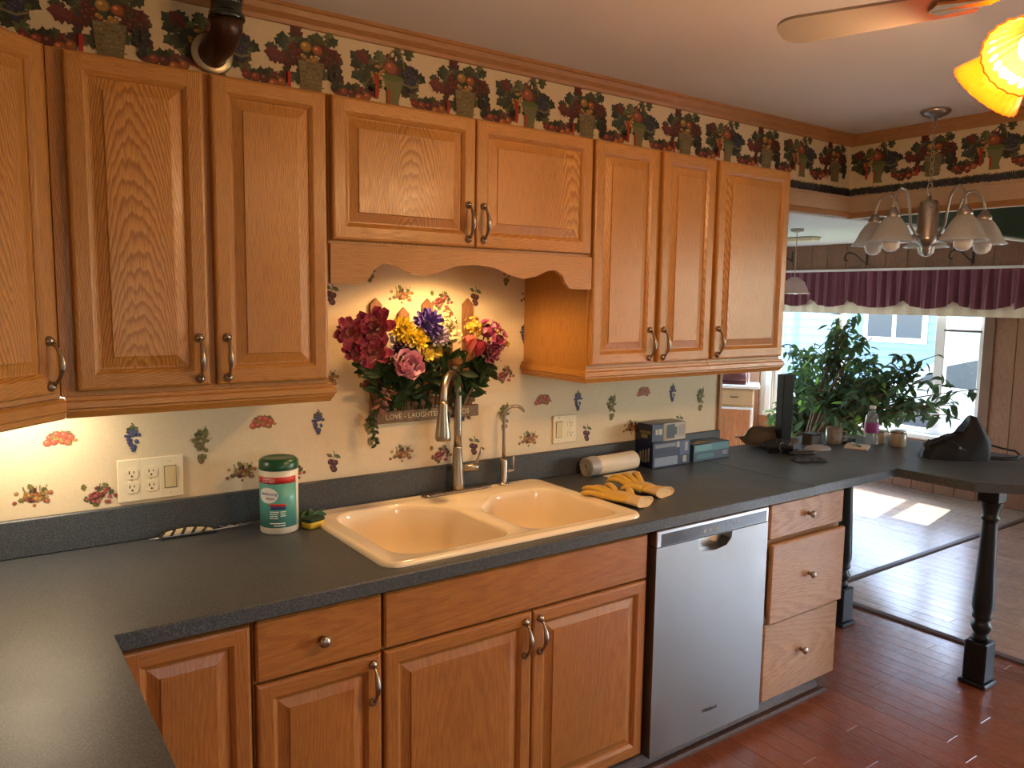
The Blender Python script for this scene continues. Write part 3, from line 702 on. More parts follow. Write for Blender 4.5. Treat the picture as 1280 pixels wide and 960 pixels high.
# over the sink
c = thing('wall_cabinet', 'short oak wall cabinet with two wide doors above the sink', 'cabinet', (0, 0, 1.786), 0, g_up)
body(c, .6185, 1.5775, Y0, yb, 0, UT - 1.786, 'oak')
add_door(c, .6259, 1.0955, .010, 2.187 - 1.786, Y0, 'oak', 'r', 1.872 - 1.786); add_door(c, 1.0990, 1.5737, .010, 2.187 - 1.786, Y0, 'oak', 'l', 1.872 - 1.786)
# right pair and single
c = thing('wall_cabinet', 'oak wall cabinet with two narrow doors just right of the scalloped valance', 'cabinet', (0, 0, UB), 0, g_up)
body(c, 1.5795, 2.2155, Y0, yb, 0, UT - UB, 'oak')
add_door(c, 1.586, 1.896, 1.406 - UB, 2.187 - UB, Y0, 'oak', 'r', 1.477 - UB); add_door(c, 1.918, 2.2085, 1.406 - UB, 2.187 - UB, Y0, 'oak', 'l', 1.477 - UB)
light_rail(c, 1.5795, 2.2155, UF, 1.342 - UB, 1.393 - UB, yb, lend=True)
c = thing('wall_cabinet', 'single door oak wall cabinet at the end of the row nearest the plants', 'cabinet', (0, 0, UB), 0, g_up)
body(c, 2.2175, 2.688, Y0, yb, 0, UT - UB, 'oak')
add_door(c, 2.229, 2.682, 1.406 - UB, 2.187 - UB, Y0, 'oak', 'l', 1.477 - UB)
light_rail(c, 2.2175, 2.688, UF, 1.342 - UB, 1.393 - UB, yb, rend=True)
# scalloped valance
def vz(x):
    a = abs(x - 1.1)
    pts = [(0, 1.742), (.07, 1.737), (.13, 1.716), (.185, 1.703), (.235, 1.712), (.285, 1.733), (.318, 1.735), (.345, 1.722), (.362, 1.695), (.378, 1.678), (.40, 1.674), (.6, 1.674)]
    for (x0, z0), (x1, z1) in zip(pts, pts[1:]):
        if a <= x1: t = (a - x0) / (x1 - x0); t = t * t * (3 - 2 * t) if x1 > .3 or x1 < .1 else t; return z0 + (z1 - z0) * t
    return 1.674
m = MB(); m.grain = 'x'; m.off = (.4, 2.2); xs = [.6185 + (1.5785 - .6185) * i / 96 for i in range(97)]
poly = [(x, vz(x)) for x in xs] + [(1.5785, 1.785), (.6185, 1.785)]
m.prism(poly, lambda a, b, d: (a, -.334 + d * .018, b))
for x, z in ((1.092, 1.752), (1.096, 1.776)): m.lathe([(.003, 0), (.003, .002)], (x, -.334, z), (0, -1, 0), 8, col=None)
tag(m.build('valance_board', 'oak'), 'scalloped oak valance board spanning between the cabinets over the sink', 'valance')
# sink light behind the valance
lf = thing('puck_light', 'small lamp fixed under the cabinet behind the scalloped valance', 'lamp', (1.13, -.165, 1.785))
m = MB(); m.lathe([(0, 0), (.055, 0), (.055, -.018), (.045, -.024), (0, -.024)], n=24, caps=False); m.build('housing', 'white_paint', lf)
m = MB(); m.lathe([(0, -.0245), (.04, -.0245), (.036, -.029), (0, -.031)], n=20, caps=False); m.build('lens', 'puck_glow', lf)
o = light('puck_lamp', 'SPOT', (1.13, -.165, 1.750), 14, (1.0, .60, .25), shadow_soft_size=.04, spot_size=radians(165), spot_blend=.4)
# under-cabinet light at the corner
uf = thing('under_cabinet_light', 'slim strip lamp under the left wall cabinets', 'lamp', (-.115, -.075, 1.392))
m = MB(); m.box(-.14, .14, -.03, .03, -.022, 0, .003); m.build('housing', 'white_paint', uf)
m = MB(); m.box(-.13, .13, -.018, .018, -.027, -.0222, .002); m.build('diffuser', 'tube_glow', uf)
o = light('strip_lamp', 'AREA', (-.115, -.075, 1.362), 2.2, (1.0, .80, .56), shape='RECTANGLE', size=.26, size_y=.04)

# base units
BZ0, BZ1, BF = .09, .874, -.598
g_b = 'base cabinets'
def drawer_front(parent, x0, x1, z0, z1, y, mat, knob=True, grain='x', kz=None):
    m = MB(); o_ = (RND.choice((-1, 1)) * RND.uniform(.02, .1), RND.uniform(0, 9)); m.box(0, x1 - x0, -.020, 0, 0, z1 - z0, .005, grain=grain, off=o_, cen=(0, 0, (z1 - z0) * RND.uniform(.2, .8)))
    d = m.build('drawer', mat, parent, (x0, y, z0), fix=False)
    if knob: k = link('knob', KNOB, d, ((x1 - x0) / 2, -.020, (z1 - z0) / 2 if kz is None else kz - z0)); k['label'] = 'round pewter knob'
    return d
c = thing('base_cabinet', 'oak corner base cabinet tucked under the bend of the counter', 'cabinet', (0, 0, 0), 0, g_b)
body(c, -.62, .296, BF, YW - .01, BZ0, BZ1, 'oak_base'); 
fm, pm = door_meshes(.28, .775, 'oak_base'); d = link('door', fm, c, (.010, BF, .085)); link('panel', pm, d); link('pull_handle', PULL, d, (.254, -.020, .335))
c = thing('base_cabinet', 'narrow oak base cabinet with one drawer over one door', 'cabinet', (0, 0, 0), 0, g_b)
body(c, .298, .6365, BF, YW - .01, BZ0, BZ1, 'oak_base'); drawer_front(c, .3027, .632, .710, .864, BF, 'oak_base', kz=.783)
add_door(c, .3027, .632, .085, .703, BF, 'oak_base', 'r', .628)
c = thing('sink_base_cabinet', 'wide oak sink cabinet with a false drawer front over two doors', 'cabinet', (0, 0, 0), 0, g_b)
m = MB(); m.grain = 'z'; m.off = soff()
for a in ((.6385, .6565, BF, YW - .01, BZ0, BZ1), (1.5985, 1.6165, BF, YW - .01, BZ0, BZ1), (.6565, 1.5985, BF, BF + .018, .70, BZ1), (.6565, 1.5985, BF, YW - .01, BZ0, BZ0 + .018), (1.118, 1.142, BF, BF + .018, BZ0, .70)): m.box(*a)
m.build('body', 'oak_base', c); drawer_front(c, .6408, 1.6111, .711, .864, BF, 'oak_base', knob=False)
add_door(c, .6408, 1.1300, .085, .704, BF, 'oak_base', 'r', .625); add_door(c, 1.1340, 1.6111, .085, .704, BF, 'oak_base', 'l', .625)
c = thing('drawer_cabinet', 'oak cabinet of three drawers at the end of the kitchen run', 'cabinet', (0, 0, 0), 0, g_b)
body(c, 2.2395, 2.762, BF, YW - .01, .06, BZ1, 'drawer_oak'); 
drawer_front(c, 2.268, 2.757, .7275, .868, BF, 'drawer_oak', kz=.800); drawer_front(c, 2.268, 2.757, .393, .712, BF - .016, 'drawer_oak', kz=.556); drawer_front(c, 2.264, 2.757, .069, .385, BF, 'drawer_oak', kz=.232)
m = MB(); m.grain = 'z'; m.box(0, .014, -.015, .0, 0, .31); 
# plinth and moulding along the floor
m = MB(); m.grain = 'x'; m.box(.30, 2.66, -.56, -.52, 0, .089, .002, off=soff())
m.prism([(-.60, 0), (-.60, .010), (-.592, .030), (-.580, .046), (-.566, .056), (-.5605, .058), (-.5605, 0)], lambda a, b, d: (.30 + d * 2.375, a, b), off=soff())
m.prism([(-.628, 0), (-.628, .006), (-.620, .014), (-.6005, .016), (-.6005, 0)], lambda a, b, d: (.30 + d * 2.395, a, b), off=soff())
struct(m.build('baseboard_kitchen', 'oak_dark'))

# dishwasher
c = thing('dishwasher', 'stainless steel dishwasher built in beside the drawers', 'dishwasher')
m = MB(); m.box(1.6235, 2.2335, -.575, YW - .02, .065, .872, .003); m.build('tub', 'black_plastic', c)
dy = -.637; m = MB(); hx0, hx1, hz0, hz1 = 1.84, 2.02, .757, .812
outer = R4(1.632, 2.227, .066, .8135); hole = [(hx0, .8125), (hx1, .8125), (hx1 - .004, .788), (hx1 - .03, .765), (1.93, .758), (hx0 + .012, .765), (hx0 + .002, .785)]
m.prism(outer, lambda a, b, d: (a, dy + d * .055, b), [hole]); m.build('door', 'stainless', c)
m = MB(); m.box(hx0 - .01, hx1 + .01, dy + .045, dy + .054, hz0 - .01, .812); m.build('handle_pocket', 'stainless_trim', c)
m = MB(); m.box(1.632, 2.227, dy, dy + .055, .8145, .872, .003); cp = m.build('control_panel', 'stainless_trim', c)
m = MB(); m.box(1.652, 2.215, dy - .0012, dy + .002, .818, .860, .001); m.build('control_strip', 'control_glass', cp)
for i, x in enumerate((1.862, 1.895, 1.985, 2.003, 2.021, 2.039)):
    text('control_symbol', '|' if i > 1 else '-', .012, 'grey_text', cp, (x, dy - .0018, .841), (radians(90), 0, 0))
for x in (1.868, 1.898, 1.935):
    m = MB(); m.lathe([(.008, 0), (.008, .0006)], (x, dy - .0013, .836), (0, -1, 0), 12); m.build('button', 'grey_text', cp)
text('badge', 'Whirlpool', .019, 'dark_text', c, (1.935, dy - .0006, .158), (radians(90), 0, 0), bold=.0003)

# ------------------------------------------------------------------ countertop
def counter_slab(poly, holes, mat, name, parent=None, z0=ZC - .038, z1=ZC):
    m = MB(); bev = .004; top = poly; ins = inset_poly(poly, bev)
    allp = [list(ins)] + [list(h) for h in holes]; tri = tessellate_polygon([[Vector((x, y, 0)) for x, y in l] for l in allp]); flat = [p for l in allp for p in l]
    m.add([(x, y, z1) for x, y in flat], [tuple(t) for t in tri])
    for l in holes: n = len(l); m.add([(x, y, z1) for x, y in l] + [(x, y, z0) for x, y in l], [(i, (i + 1) % n, n + (i + 1) % n, n + i) for i in range(n)])
    n = len(poly); loops = [[(x, y, z1) for x, y in ins], [(x, y, z1 - bev) for x, y in poly], [(x, y, z0) for x, y in poly]]
    m.rings(loops, False, False, smooth=False)
    allp = [list(poly)] + [list(h) for h in holes]; tri = tessellate_polygon([[Vector((x, y, 0)) for x, y in l] for l in allp]); flat = [p for l in allp for p in l]
    m.add([(x, y, z0) for x, y in flat], [tuple(t) for t in tri])
    return m.build(name, mat, parent)
SH = R4(.700, 1.590, -.560, .005)
ct = thing('countertop', 'dark speckled slate laminate countertop with the sink let into it', 'countertop', (0, 0, 0))
counter_slab([(XW + .002, -1.85), (0, -1.85), (0, -.635), (2.5185, -.635), (2.5185, YW - .002), (XW + .002, YW - .002)], [SH], 'laminate', 'slab', ct)
m = MB(); m.box(XW + .002, XE + .01, YW - .0215, YW - .0015, ZC + .0003, 1.0205, .003); m.build('backsplash', 'laminate', ct)
m = MB(); m.box(XW + .002, XW + .022, -1.85, YW - .024, ZC + .0003, 1.0205, .003); m.build('backsplash', 'laminate', ct)
# left leg cabinet under the counter
c = thing('base_cabinet', 'oak base cabinet under the counter that runs toward the camera at left', 'cabinet', (0, 0, 0), 0, g_b)
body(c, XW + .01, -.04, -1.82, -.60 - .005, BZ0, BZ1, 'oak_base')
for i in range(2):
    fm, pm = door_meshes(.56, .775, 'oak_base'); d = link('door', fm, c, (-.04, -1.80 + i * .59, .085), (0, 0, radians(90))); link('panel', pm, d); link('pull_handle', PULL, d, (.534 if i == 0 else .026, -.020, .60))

# sink
sk = thing('kitchen_sink', 'almond enamel double bowl sink set into the countertop', 'sink', (0, 0, ZC))
rim = round_poly(R4(.662, 1.626, -.590, .032), .055, 8)
bl = round_poly([(.728, -.535), (1.118, -.535), (1.118, -.17), (.99, -.040), (.728, -.040)], [.09, .07, .10, .12, .09], 8)
br = round_poly([(1.186, -.535), (1.572, -.535), (1.572, -.105), (1.33, -.105), (1.186, -.245)], [.07, .08, .08, .12, .09], 8)
m = MB(); zt_ = .0125
loops = [[(x, y, z) for x, y in inset_poly(rim, d)] for d, z in ((0, .0002), (.000, .004), (.003, .0095), (.008, zt_), (.014, zt_ + .001), (.024, zt_ - .0015))]
m.rings(loops, False, False)
it = inset_poly(rim, .024); zd = zt_ - .0015
ob = [inset_poly(b, -.010) for b in (bl, br)]
tri = tessellate_polygon([[Vector((x, y, 0)) for x, y in l] for l in [it] + ob]); m.add([(x, y, zd) for l in [it] + ob for x, y in l], [tuple(t) for t in tri], smooth=True)
for b, dep in ((bl, .185), (br, .165)):
    lp = [[(x, y, z) for x, y in inset_poly(b, d)] for d, z in ((-.010, zd), (-.004, zd - .002), (.0, zd - .008), (.003, zd - .02), (.010, -dep * .55), (.020, -dep * .85), (.035, -dep * .96), (.06, -dep))]
    m.rings(lp, False, True)
m.build('basin', 'enamel', sk)
for x, y, dep in ((.925, -.30, .185), (1.385, -.32, .165)):
    m = MB(); m.lathe([(0, .001), (.02, .001), (.03, .002), (.042, .004), (.044, .0005)], (x, y, -dep), n=20, caps=False); m.build('drain', 'stainless_trim', sk)
# kitchen faucet
fz = ZC + .0118
fa = thing('kitchen_faucet', 'brushed nickel pull-down faucet with tall gooseneck on the sink deck', 'faucet', (1.242, .002, fz))
m = MB(); pl = round_poly(R4(-.152, .152, -.021, .021), .0209, 8)
m.rings([[(x, y, z) for x, y in inset_poly(pl, d)] for d, z in ((0, 0), (0, .006), (.003, .009), (.008, .0105))], True, True); m.build('deck_plate', 'pewter', fa, rot=(0, 0, radians(3)))
m = MB(); m.lathe([(0.0, .0106), (.0255, .0106), (.0255, .03), (.023, .07), (.0185, .125), (.0165, .165), (.0172, .17), (.0, .17)], n=24, caps=False); m.build('body', 'nickel', fa)
dirx, diry = -.77, -.64; H0 = .365; Rr = .079
pth = [(0, 0, .168), (0, 0, .22), (0, 0, .30), (0, 0, H0)] + [((Rr - Rr * cos(t)) * dirx, (Rr - Rr * cos(t)) * diry, H0 + Rr * sin(t)) for t in [pi * i / 16 for i in range(1, 17)]] + [(2 * Rr * dirx, 2 * Rr * diry, H0 - .012)]
m = MB(); m.tube(pth, .0145, 16); m.build('spout', 'nickel', fa)
e = (2 * Rr * dirx, 2 * Rr * diry)
m = MB(); m.lathe([(.0, .356), (.0160, .356), (.0165, .345), (.0190, .31), (.0245, .262), (.0275, .235), (.0280, .226), (.025, .219), (0, .217)], (e[0], e[1], 0), n=20, caps=False); sp = m.build('spray_head', 'nickel', fa)
m = MB(); m.lathe([(.0, .0), (.009, .0), (.0085, .003), (0, .004)], (0, 0, 0), (1, 0, 0), 14, caps=False); b_ = m.build('spray_button', 'black_plastic', sp, (e[0] + .0145, e[1] - .0135, .30), (0, 0, radians(-50)))
b_.scale = (1, .9, 3.0)
m = MB(); m.lathe([(0, 0), (.014, 0), (.014, .038), (.0155, .040), (.0155, .062), (.012, .066), (0, .066)], (.018, 0, .085), (1, -.05, 0), 16, caps=False); hd = m.build('handle', 'nickel', fa)
m = MB(); m.tube([(.075, -.004, .09), (.086, -.004, .11), (.098, -.004, .135), (.108, -.004, .155)], [.006, .0055, .006, .0085], 10); m.build('lever', 'nickel', hd)
# filtered water tap
rt = thing('water_filter_tap', 'slim nickel filtered water tap at the back of the sink', 'faucet', (1.452, .006, fz))
m = MB(); m.lathe([(0, 0), (.022, 0), (.022, .004), (.016, .008), (.0145, .010), (.0145, .095), (.012, .1), (0, .1)], n=20, caps=False); m.build('body', 'nickel', rt)
Rr = .042; pth = [(0, 0, .098), (0, 0, .16), (0, 0, .24)] + [((Rr - Rr * cos(t)) * .93, (Rr - Rr * cos(t)) * -.36, .262 + Rr * sin(t)) for t in [i * .24 for i in range(12)]]
m = MB(); m.tube(pth, [.0062] * (len(pth) - 2) + [.0058, .0052], 12); m.build('spout', 'nickel', rt)
m = MB(); m.tube([(.012, -.002, .05), (.045, -.006, .052)], .007, 10); m.tube([(.04, -.006, .05), (.042, -.006, .075), (.044, -.006, .105)], [.004, .004, .0045], 8); m.build('lever', 'nickel', rt)

# ------------------------------------------------------------------ peninsula counter on turned legs
pn = thing('peninsula_counter', 'dark slate bar counter with clipped corner on black turned legs', 'counter')
counter_slab([(2.5205, -.635), (3.132, -.635), (3.132, -.962), (3.50, -1.33), (3.93, -1.33), (3.93, -.20), (3.63, .105), (XE + .026, .105), (XE + .026, YW - .018), (2.5205, YW - .002)], [], 'laminate', 'slab', pn)
def leg_mesh():
    m = MB(); m.box(-.0575, .0575, -.0575, .0575, 0, .020, .005); m.box(-.046, .046, -.046, .046, .0205, .195, .006); m.box(-.043, .043, -.043, .043, .81, .875, .005)
    m.lathe([(.0, .195), (.030, .195), (.034, .205), (.034, .215), (.026, .225), (.034, .240), (.042, .258), (.034, .278), (.026, .288), (.038, .296), (.040, .306), (.036, .316), (.043, .345), (.043, .38), (.036, .55), (.029, .715), (.028, .725), (.036, .733), (.037, .742), (.030, .750), (.032, .765), (.042, .795), (.043, .81)], n=20, caps=False)
    return m.mesh('leg', 'black_paint')
LEG = leg_mesh()
for x, y in ((3.315, -.955), (3.398, -.245), (3.80, -1.2)): link('leg', LEG, pn, (x, y, 0))
# black square post on the counter
m = MB(); m.box(-.029, .029, -.029, .029, .006, .372, .003); 
po = thing('black_post', 'tall square black post standing on the bar counter', 'post', (3.085, -.075, ZC), radians(-20)); m.build('shaft', 'black_paint', po)
m = MB(); m.box(-.055, .055, -.055, .055, 0, .006, .002); m.build('base', 'black_paint', po)

# ------------------------------------------------------------------ wall plates
def plate(x0, x1, z0, z1, gangs, label):
    t = thing('outlet_plate', label, 'outlet', (x0, YW - .0015, z0)); w_ = x1 - x0; h = z1 - z0
    m = MB(); m.box(0, w_, -.006, 0, 0, h, .003); m.build('plate', 'ivory', t)
    gw = w_ / len(gangs)
    for i, g in enumerate(gangs):
        cx = gw * (i + .5) + (.008 if i == 0 and len(gangs) == 3 else 0) - (.008 if i == 2 else 0); 
        if i: m = MB(); m.box(gw * i - .0004, gw * i + .0004, -.0063, -.005, .002, h - .002); m.build('seam', 'almond', t)
        if g == 'o':
            for dz in (-.021, .021):
                m = MB(); pl = round_poly([(-.0175, -.010), (-.010, -.0165), (.010, -.0165), (.0175, -.010), (.0175, .010), (.010, .0165), (-.010, .0165), (-.0175, .010)], .004, 3)
                m.prism(pl, lambda a, b, d: (a, -.0062 - d * .0018, b)); so = m.build('socket', 'ivory', t, (cx, 0, h / 2 + dz))
                m = MB(); m.box(-.0075, -.0050, -.0085, -.0079, -.001, .008); m.box(.005, .007, -.0085, -.0079, .0, .007); m.lathe([(.0028, 0), (.0028, .0006)], (0, -.0079, -.008), (0, -1, 0), 10); m.build('slot', 'slot_dark', so)
            m = MB(); m.lathe([(.003, 0), (.002, .0012)], (cx, -.006, h / 2), (0, -1, 0), 10); m.build('screw', 'almond', t)
        else:
            m = MB(); m.box(-.017, .017, -.0068, -.0058, -.034, .034); m.build('recess', 'slot_dark', t, (cx, 0, h / 2))
            m = MB(); m.prism([(-.0062, -.032), (-.0080, -.032), (-.0105, .032), (-.0062, .032)], lambda a, b, d: (-.0155 + d * .031, a, b)); m.build('rocker', 'almond', t, (cx, 0, h / 2))
            for dz in (-.048, .048): m = MB(); m.lathe([(.003, 0), (.002, .0012)], (cx, -.006, h / 2 + dz), (0, -1, 0), 10); m.build('screw', 'almond', t)
plate(.1185, .3015, 1.029, 1.156, 'oos', 'wide ivory wall plate with four sockets and a rocker switch')
plate(1.732, 1.855, 1.047, 1.164, 'so', 'small ivory wall plate with one switch and a double socket')

# ------------------------------------------------------------------ picket planter with artificial flowers
pk = thing('picket_planter', 'wooden picket fence wall planter lettered along its trough behind the faucet', 'planter', (0, 0, 1.2))
for x, zt, wd in ((.941, 1.634, .043), (1.047, 1.603, .042), (1.143, 1.634, .043), (1.228, 1.606, .040), (1.314, 1.637, .043)):
    m = MB(); m.grain = 'z'; m.off = soff(); h = zt - 1.212
    m.prism([(-wd / 2, 0), (wd / 2, 0), (wd / 2, h - .022), (0, h), (-wd / 2, h - .022)], lambda a, b, d: (a, .0495 + d * .0115, b)); m.build('picket', 'picket_wood', pk, (x, 0, .012))
for z in (.05, .19): m = MB(); m.grain = 'x'; m.off = soff(); m.box(.915, 1.345, .0430, .0490, z, z + .03, .002); m.build('cross_rail', 'picket_wood', pk)
m = MB(); m.grain = 'x'; m.off = soff(); m.box(.917, 1.345, .0200, .0275, .0, .043, .002); m.build('trough_front', 'trough_wood', pk)
m = MB(); m.grain = 'x'; m.off = soff(); m.box(.917, 1.345, .0280, .0425, .0, .010, .001); m.build('trough_floor', 'trough_wood', pk)
for x in (.917, 1.335): m = MB(); m.grain = 'y'; m.off = soff(); m.box(x, x + .010, .0280, .0425, .0105, .043, .001); m.build('trough_end', 'trough_wood', pk)
text('lettering', 'LOVE - LAUGHTER - FRIENDS', .0255, 'gold_text', pk, (1.131, .0194, .0215), (radians(90), 0, 0), sx=1.03)
m = MB(); m.lathe([(0, 0), (.005, 0), (.007, -.01), (0, -.014)], (1.31, .034, 0), n=10, caps=False); m.build('peg', 'picket_wood', pk)

def basis(nrm, up=Vector((0, 0, 1))):
    n = Vector(nrm).normalized(); a = up.cross(n); a = a.normalized() if a.length > 1e-4 else Vector((1, 0, 0)); return a, n.cross(a).normalized(), n
def petal(mb, c, nrm, ang, ln, wd, tilt, cup, c0, c1, r, r0=0.0):
    """petal rooted r0 from centre c, leaving at angle ang in the plane normal to nrm, lifted by tilt towards nrm"""
    a, b, n = basis(nrm); rad = a * cos(ang) + b * sin(ang); tan = n.cross(rad); d = rad * cos(tilt) + n * sin(tilt); nn = n * cos(tilt) - rad * sin(tilt)
    def fn(u, v):
        wdt = wd * (sin(pi * (.07 + .80 * v)) ** .7); uu = u * 2 - 1
        return Vector(c) + rad * r0 + d * ln * v + tan * (uu * wdt * .5) + nn * (cup * ln * (uu * uu * .6 + v * v * .8) + r.uniform(-.03, .03) * ln * (1 + 3 * v))
    k = r.uniform(.8, 1.2)
    mb.sheet(fn, 3, 4, colfn=lambda u, v: tuple(min(1, (c0[i] * (1 - v) + c1[i] * v) * k) for i in range(3)))
def bloom(kind, c, R, nrm, r, cols):
    m = MB(); c = Vector(c)
    if kind == 'lily':
        for ring, (n, tl, L_) in enumerate(((8, .12, 1.0), (8, .5, .88), (6, .95, .65))):
            for i in range(n): petal(m, c, nrm, 2 * pi * i / n + ring * .5 + r.uniform(-.25, .25), R * L_ * r.uniform(.9, 1.1), R * .58, tl, .22, cols[0], cols[1], r)
        for i in range(6): petal(m, c, nrm, i, R * .4, R * .08, 1.1, 0, (.6, .45, .1), (.5, .2, .05), r)
    elif kind == 'mum':
        for n, tl, L_ in ((14, .05, 1.0), (12, .4, .85), (9, .8, .65), (6, 1.2, .5)):
            for i in range(n): petal(m, c, nrm, 2 * pi * (i + r.random() * .4) / n, R * L_, R * .34, tl, .3, cols[0], cols[1], r)
    elif kind == 'peony':
        for n, tl, L_, w_ in ((6, .55, 1.0, .95), (6, .9, .95, .8), (5, 1.15, .85, .6), (4, 1.4, .7, .4)):
            for i in range(n): petal(m, c - Vector(nrm).normalized() * R * .4, nrm, 2 * pi * (i + r.random() * .3) / n + tl, R * L_, R * w_, tl, .35, cols[0], cols[1], r, R * .12)
    elif kind == 'tulip':
        for n, tl, r0 in ((3, 1.25, .2), (3, 1.15, .3)):
            for i in range(n): petal(m, c - Vector(nrm).normalized() * R * .8, nrm, 2 * pi * i / n + r0 * 5, R * 1.8, R * 1.15, tl, .12, cols[0], cols[1], r, R * r0 * .6)
    elif kind == 'cluster':
        m.lathe([(0, -R * .62), (R * .42, -R * .45), (R * .62, 0), (R * .42, R * .45), (0, R * .62)], c, n=12, caps=False, col=tuple(x * .7 for x in cols[0]))
        for q in range(26):
            v = Vector((r.gauss(0, 1), r.gauss(0, 1) - .8, r.gauss(0, 1) + .2)).normalized(); cc = c + v * R * r.uniform(.75, 1.0); cl = r.choice(cols)
            for i in range(5): petal(m, cc, v, 2 * pi * i / 5 + r.random(), R * .28, R * .24, .3, .2, tuple(x * .8 for x in cl), cl, r)
    elif kind == 'spray':
        for q in range(34):
            v = Vector((r.gauss(0, 1), r.gauss(0, .6) - .3, r.gauss(0, 1))); cc = c + v * R * .45; cl = r.choice(cols)
            for i in range(3): petal(m, cc, (v.x, v.y - .5, v.z), 2.1 * i, R * .13, R * .1, .3, .2, cl, cl, r)
    return m
def greenleaf(mb, p, d, ln, wd, r, c=(.03, .075, .018)):
    d = Vector(d).normalized(); side = d.cross(Vector((0, -1, .3))); side = side.normalized() if side.length > 1e-3 else Vector((1, 0, 0)); n = side.cross(d)
    k = r.uniform(.6, 1.35); cl = tuple(x * k for x in c)
    def fn(u, v):
        w_ = wd * sin(pi * (v * .96 + .02)) ** .8; return Vector(p) + d * ln * v + side * ((u - .5) * w_) + n * (-.25 * ln * v * v + abs(u - .5) * w_ * .35)
    mb.sheet(fn, 2, 4, col=cl)
BUR2 = ((.80, .34, .30), (.34, .014, .11)); YEL = ((.68, .50, .03), (.85, .66, .05)); PUR = ((.18, .09, .34), (.09, .045, .30)); PNK = ((.70, .24, .38), (.72, .40, .52)); COR = ((.75, .22, .12), (.72, .13, .10)); RDD = ((.30, .02, .03), (.24, .012, .03))
fl_list = [
 ('lily', (.893, -.045, 1.535), .070, BUR2, 'burgundy lily with gold throat, largest bloom at the upper left of the planter'),
 ('lily', (.812, -.025, 1.520), .055, BUR2, 'burgundy lily reaching furthest left from the planter'),
 ('lily', (.885, -.055, 1.458), .064, BUR2, 'deep burgundy lily just left of the pink peony'),
 ('lily', (.836, -.015, 1.462), .050, BUR2, 'dark burgundy lily low at the left side of the planter'),
 ('spray', (.943, -.06, 1.462), .042, ((.5, .42, .4), (.35, .22, .3), (.05, .09, .02)), 'small pale lilac filler sprig between the lily and the peony'),
 ('mum', (.988, -.045, 1.528), .046, YEL, 'bright yellow mum nearest the burgundy lilies'),
 ('mum', (1.040, -.055, 1.495), .044, YEL, 'bright yellow mum just above the pink peony'),
 ('mum', (.990, -.03, 1.452), .030, ((.08, .03, .10), (.06, .02, .09)), 'dark purple thistle bloom under the yellow mums'),
 ('mum', (1.090, -.045, 1.545), .056, PUR, 'violet blue bloom at the top of the bouquet'),
 ('mum', (1.122, -.06, 1.505), .040, ((.10, .05, .22), (.55, .45, .55)), 'violet bloom with white edged petals above the faucet'),
 ('cluster', (1.170, -.03, 1.548), .040, ((.62, .52, .26), (.7, .62, .36)), 'cream floret cluster at the top of the bouquet'),
 ('cluster', (1.192, -.04, 1.500), .036, ((.62, .52, .26), (.7, .62, .36)), 'cream floret cluster just left of the coral tulip'),
 ('tulip', (1.248, -.065, 1.470), .034, COR, 'coral red tulip standing right of the faucet'),
 ('tulip', (1.300, -.045, 1.455), .033, RDD, 'dark crimson tulip beside the coral one'),
 ('peony', (1.000, -.065, 1.405), .068, PNK, 'pale pink peony hanging low at the front of the planter'),
 ('lily', (1.077, -.065, 1.440), .026, ((.55, .40, .04), (.62, .48, .06)), 'small yellow pansy left of the faucet top'),
 ('lily', (1.113, -.06, 1.452), .026, ((.50, .36, .04), (.55, .42, .05)), 'small yellow pansy directly above the faucet top'),
 ('cluster', (1.285, -.03, 1.535), .036, ((.7, .46, .03), (.75, .52, .06), (.62, .38, .03)), 'yellow floret cluster above the coral tulip'),
 ('cluster', (1.345, -.035, 1.520), .044, ((.42, .05, .14), (.30, .02, .10), (.55, .2, .3)), 'magenta floret cluster at the upper right of the planter'),
 ('cluster', (1.392, -.035, 1.482), .042, ((.42, .06, .16), (.7, .46, .03), (.5, .16, .26), (.30, .02, .10)), 'mixed pink and yellow floret cluster reaching furthest right'),
 ('lily', (1.350, -.035, 1.440), .045, ((.3, .05, .1), (.12, .01, .05)), 'plum coloured lily low at the right side of the planter'),
 ('spray', (1.375, -.03, 1.425), .040, ((.5, .42, .25), (.25, .03, .1), (.06, .1, .02)), 'loose cream filler sprig at the lower right of the bouquet'),
]
for i, (kind, c, R, cols, lab) in enumerate(fl_list):
    r = random.Random(100 + i); bx_ = min(max(c[0], .95), 1.31) * .75 + 1.13 * .25; base = Vector((bx_, .036, 1.2115)); t = thing('artificial_flower', lab, 'flower', base, 0, 'artificial flowers in the picket planter')
    cc = Vector(c) - base; nrm = Vector((r.uniform(-.5, .1) + (c[0] - 1.1) * 1.2, -1, r.uniform(.1, .5)))
    if kind == 'tulip': nrm = Vector((-.15 if c[0] < 1.27 else .25, -.25, 1))
    if kind == 'peony': nrm = Vector((-.2, -1, .5))
    bloom(kind, cc, R, nrm, r, cols).build('bloom', 'petal', t, fix=False)
    m = MB(); m.col = (.03, .07, .02); mid = Vector((cc.x * .35, cc.y * .5 - .005, cc.z * .55)); m.tube([(0, 0, 0), mid * .5, mid, mid * .35 + cc * .65, cc - nrm.normalized() * R * .2], .0028, 6); m.build('stem', 'leaf', t, fix=False)
    m = MB()
    for q in range(6):
        p = mid * r.uniform(.3, 1.0) + (cc - mid) * r.uniform(0, .75); greenleaf(m, p, (r.uniform(-1, 1), r.uniform(-.7, -.1), r.uniform(-.3, .9)), r.uniform(.05, .075), r.uniform(.018, .028), r, (.018, .042, .012))
    m.build('leaves', 'leaf', t, fix=False)
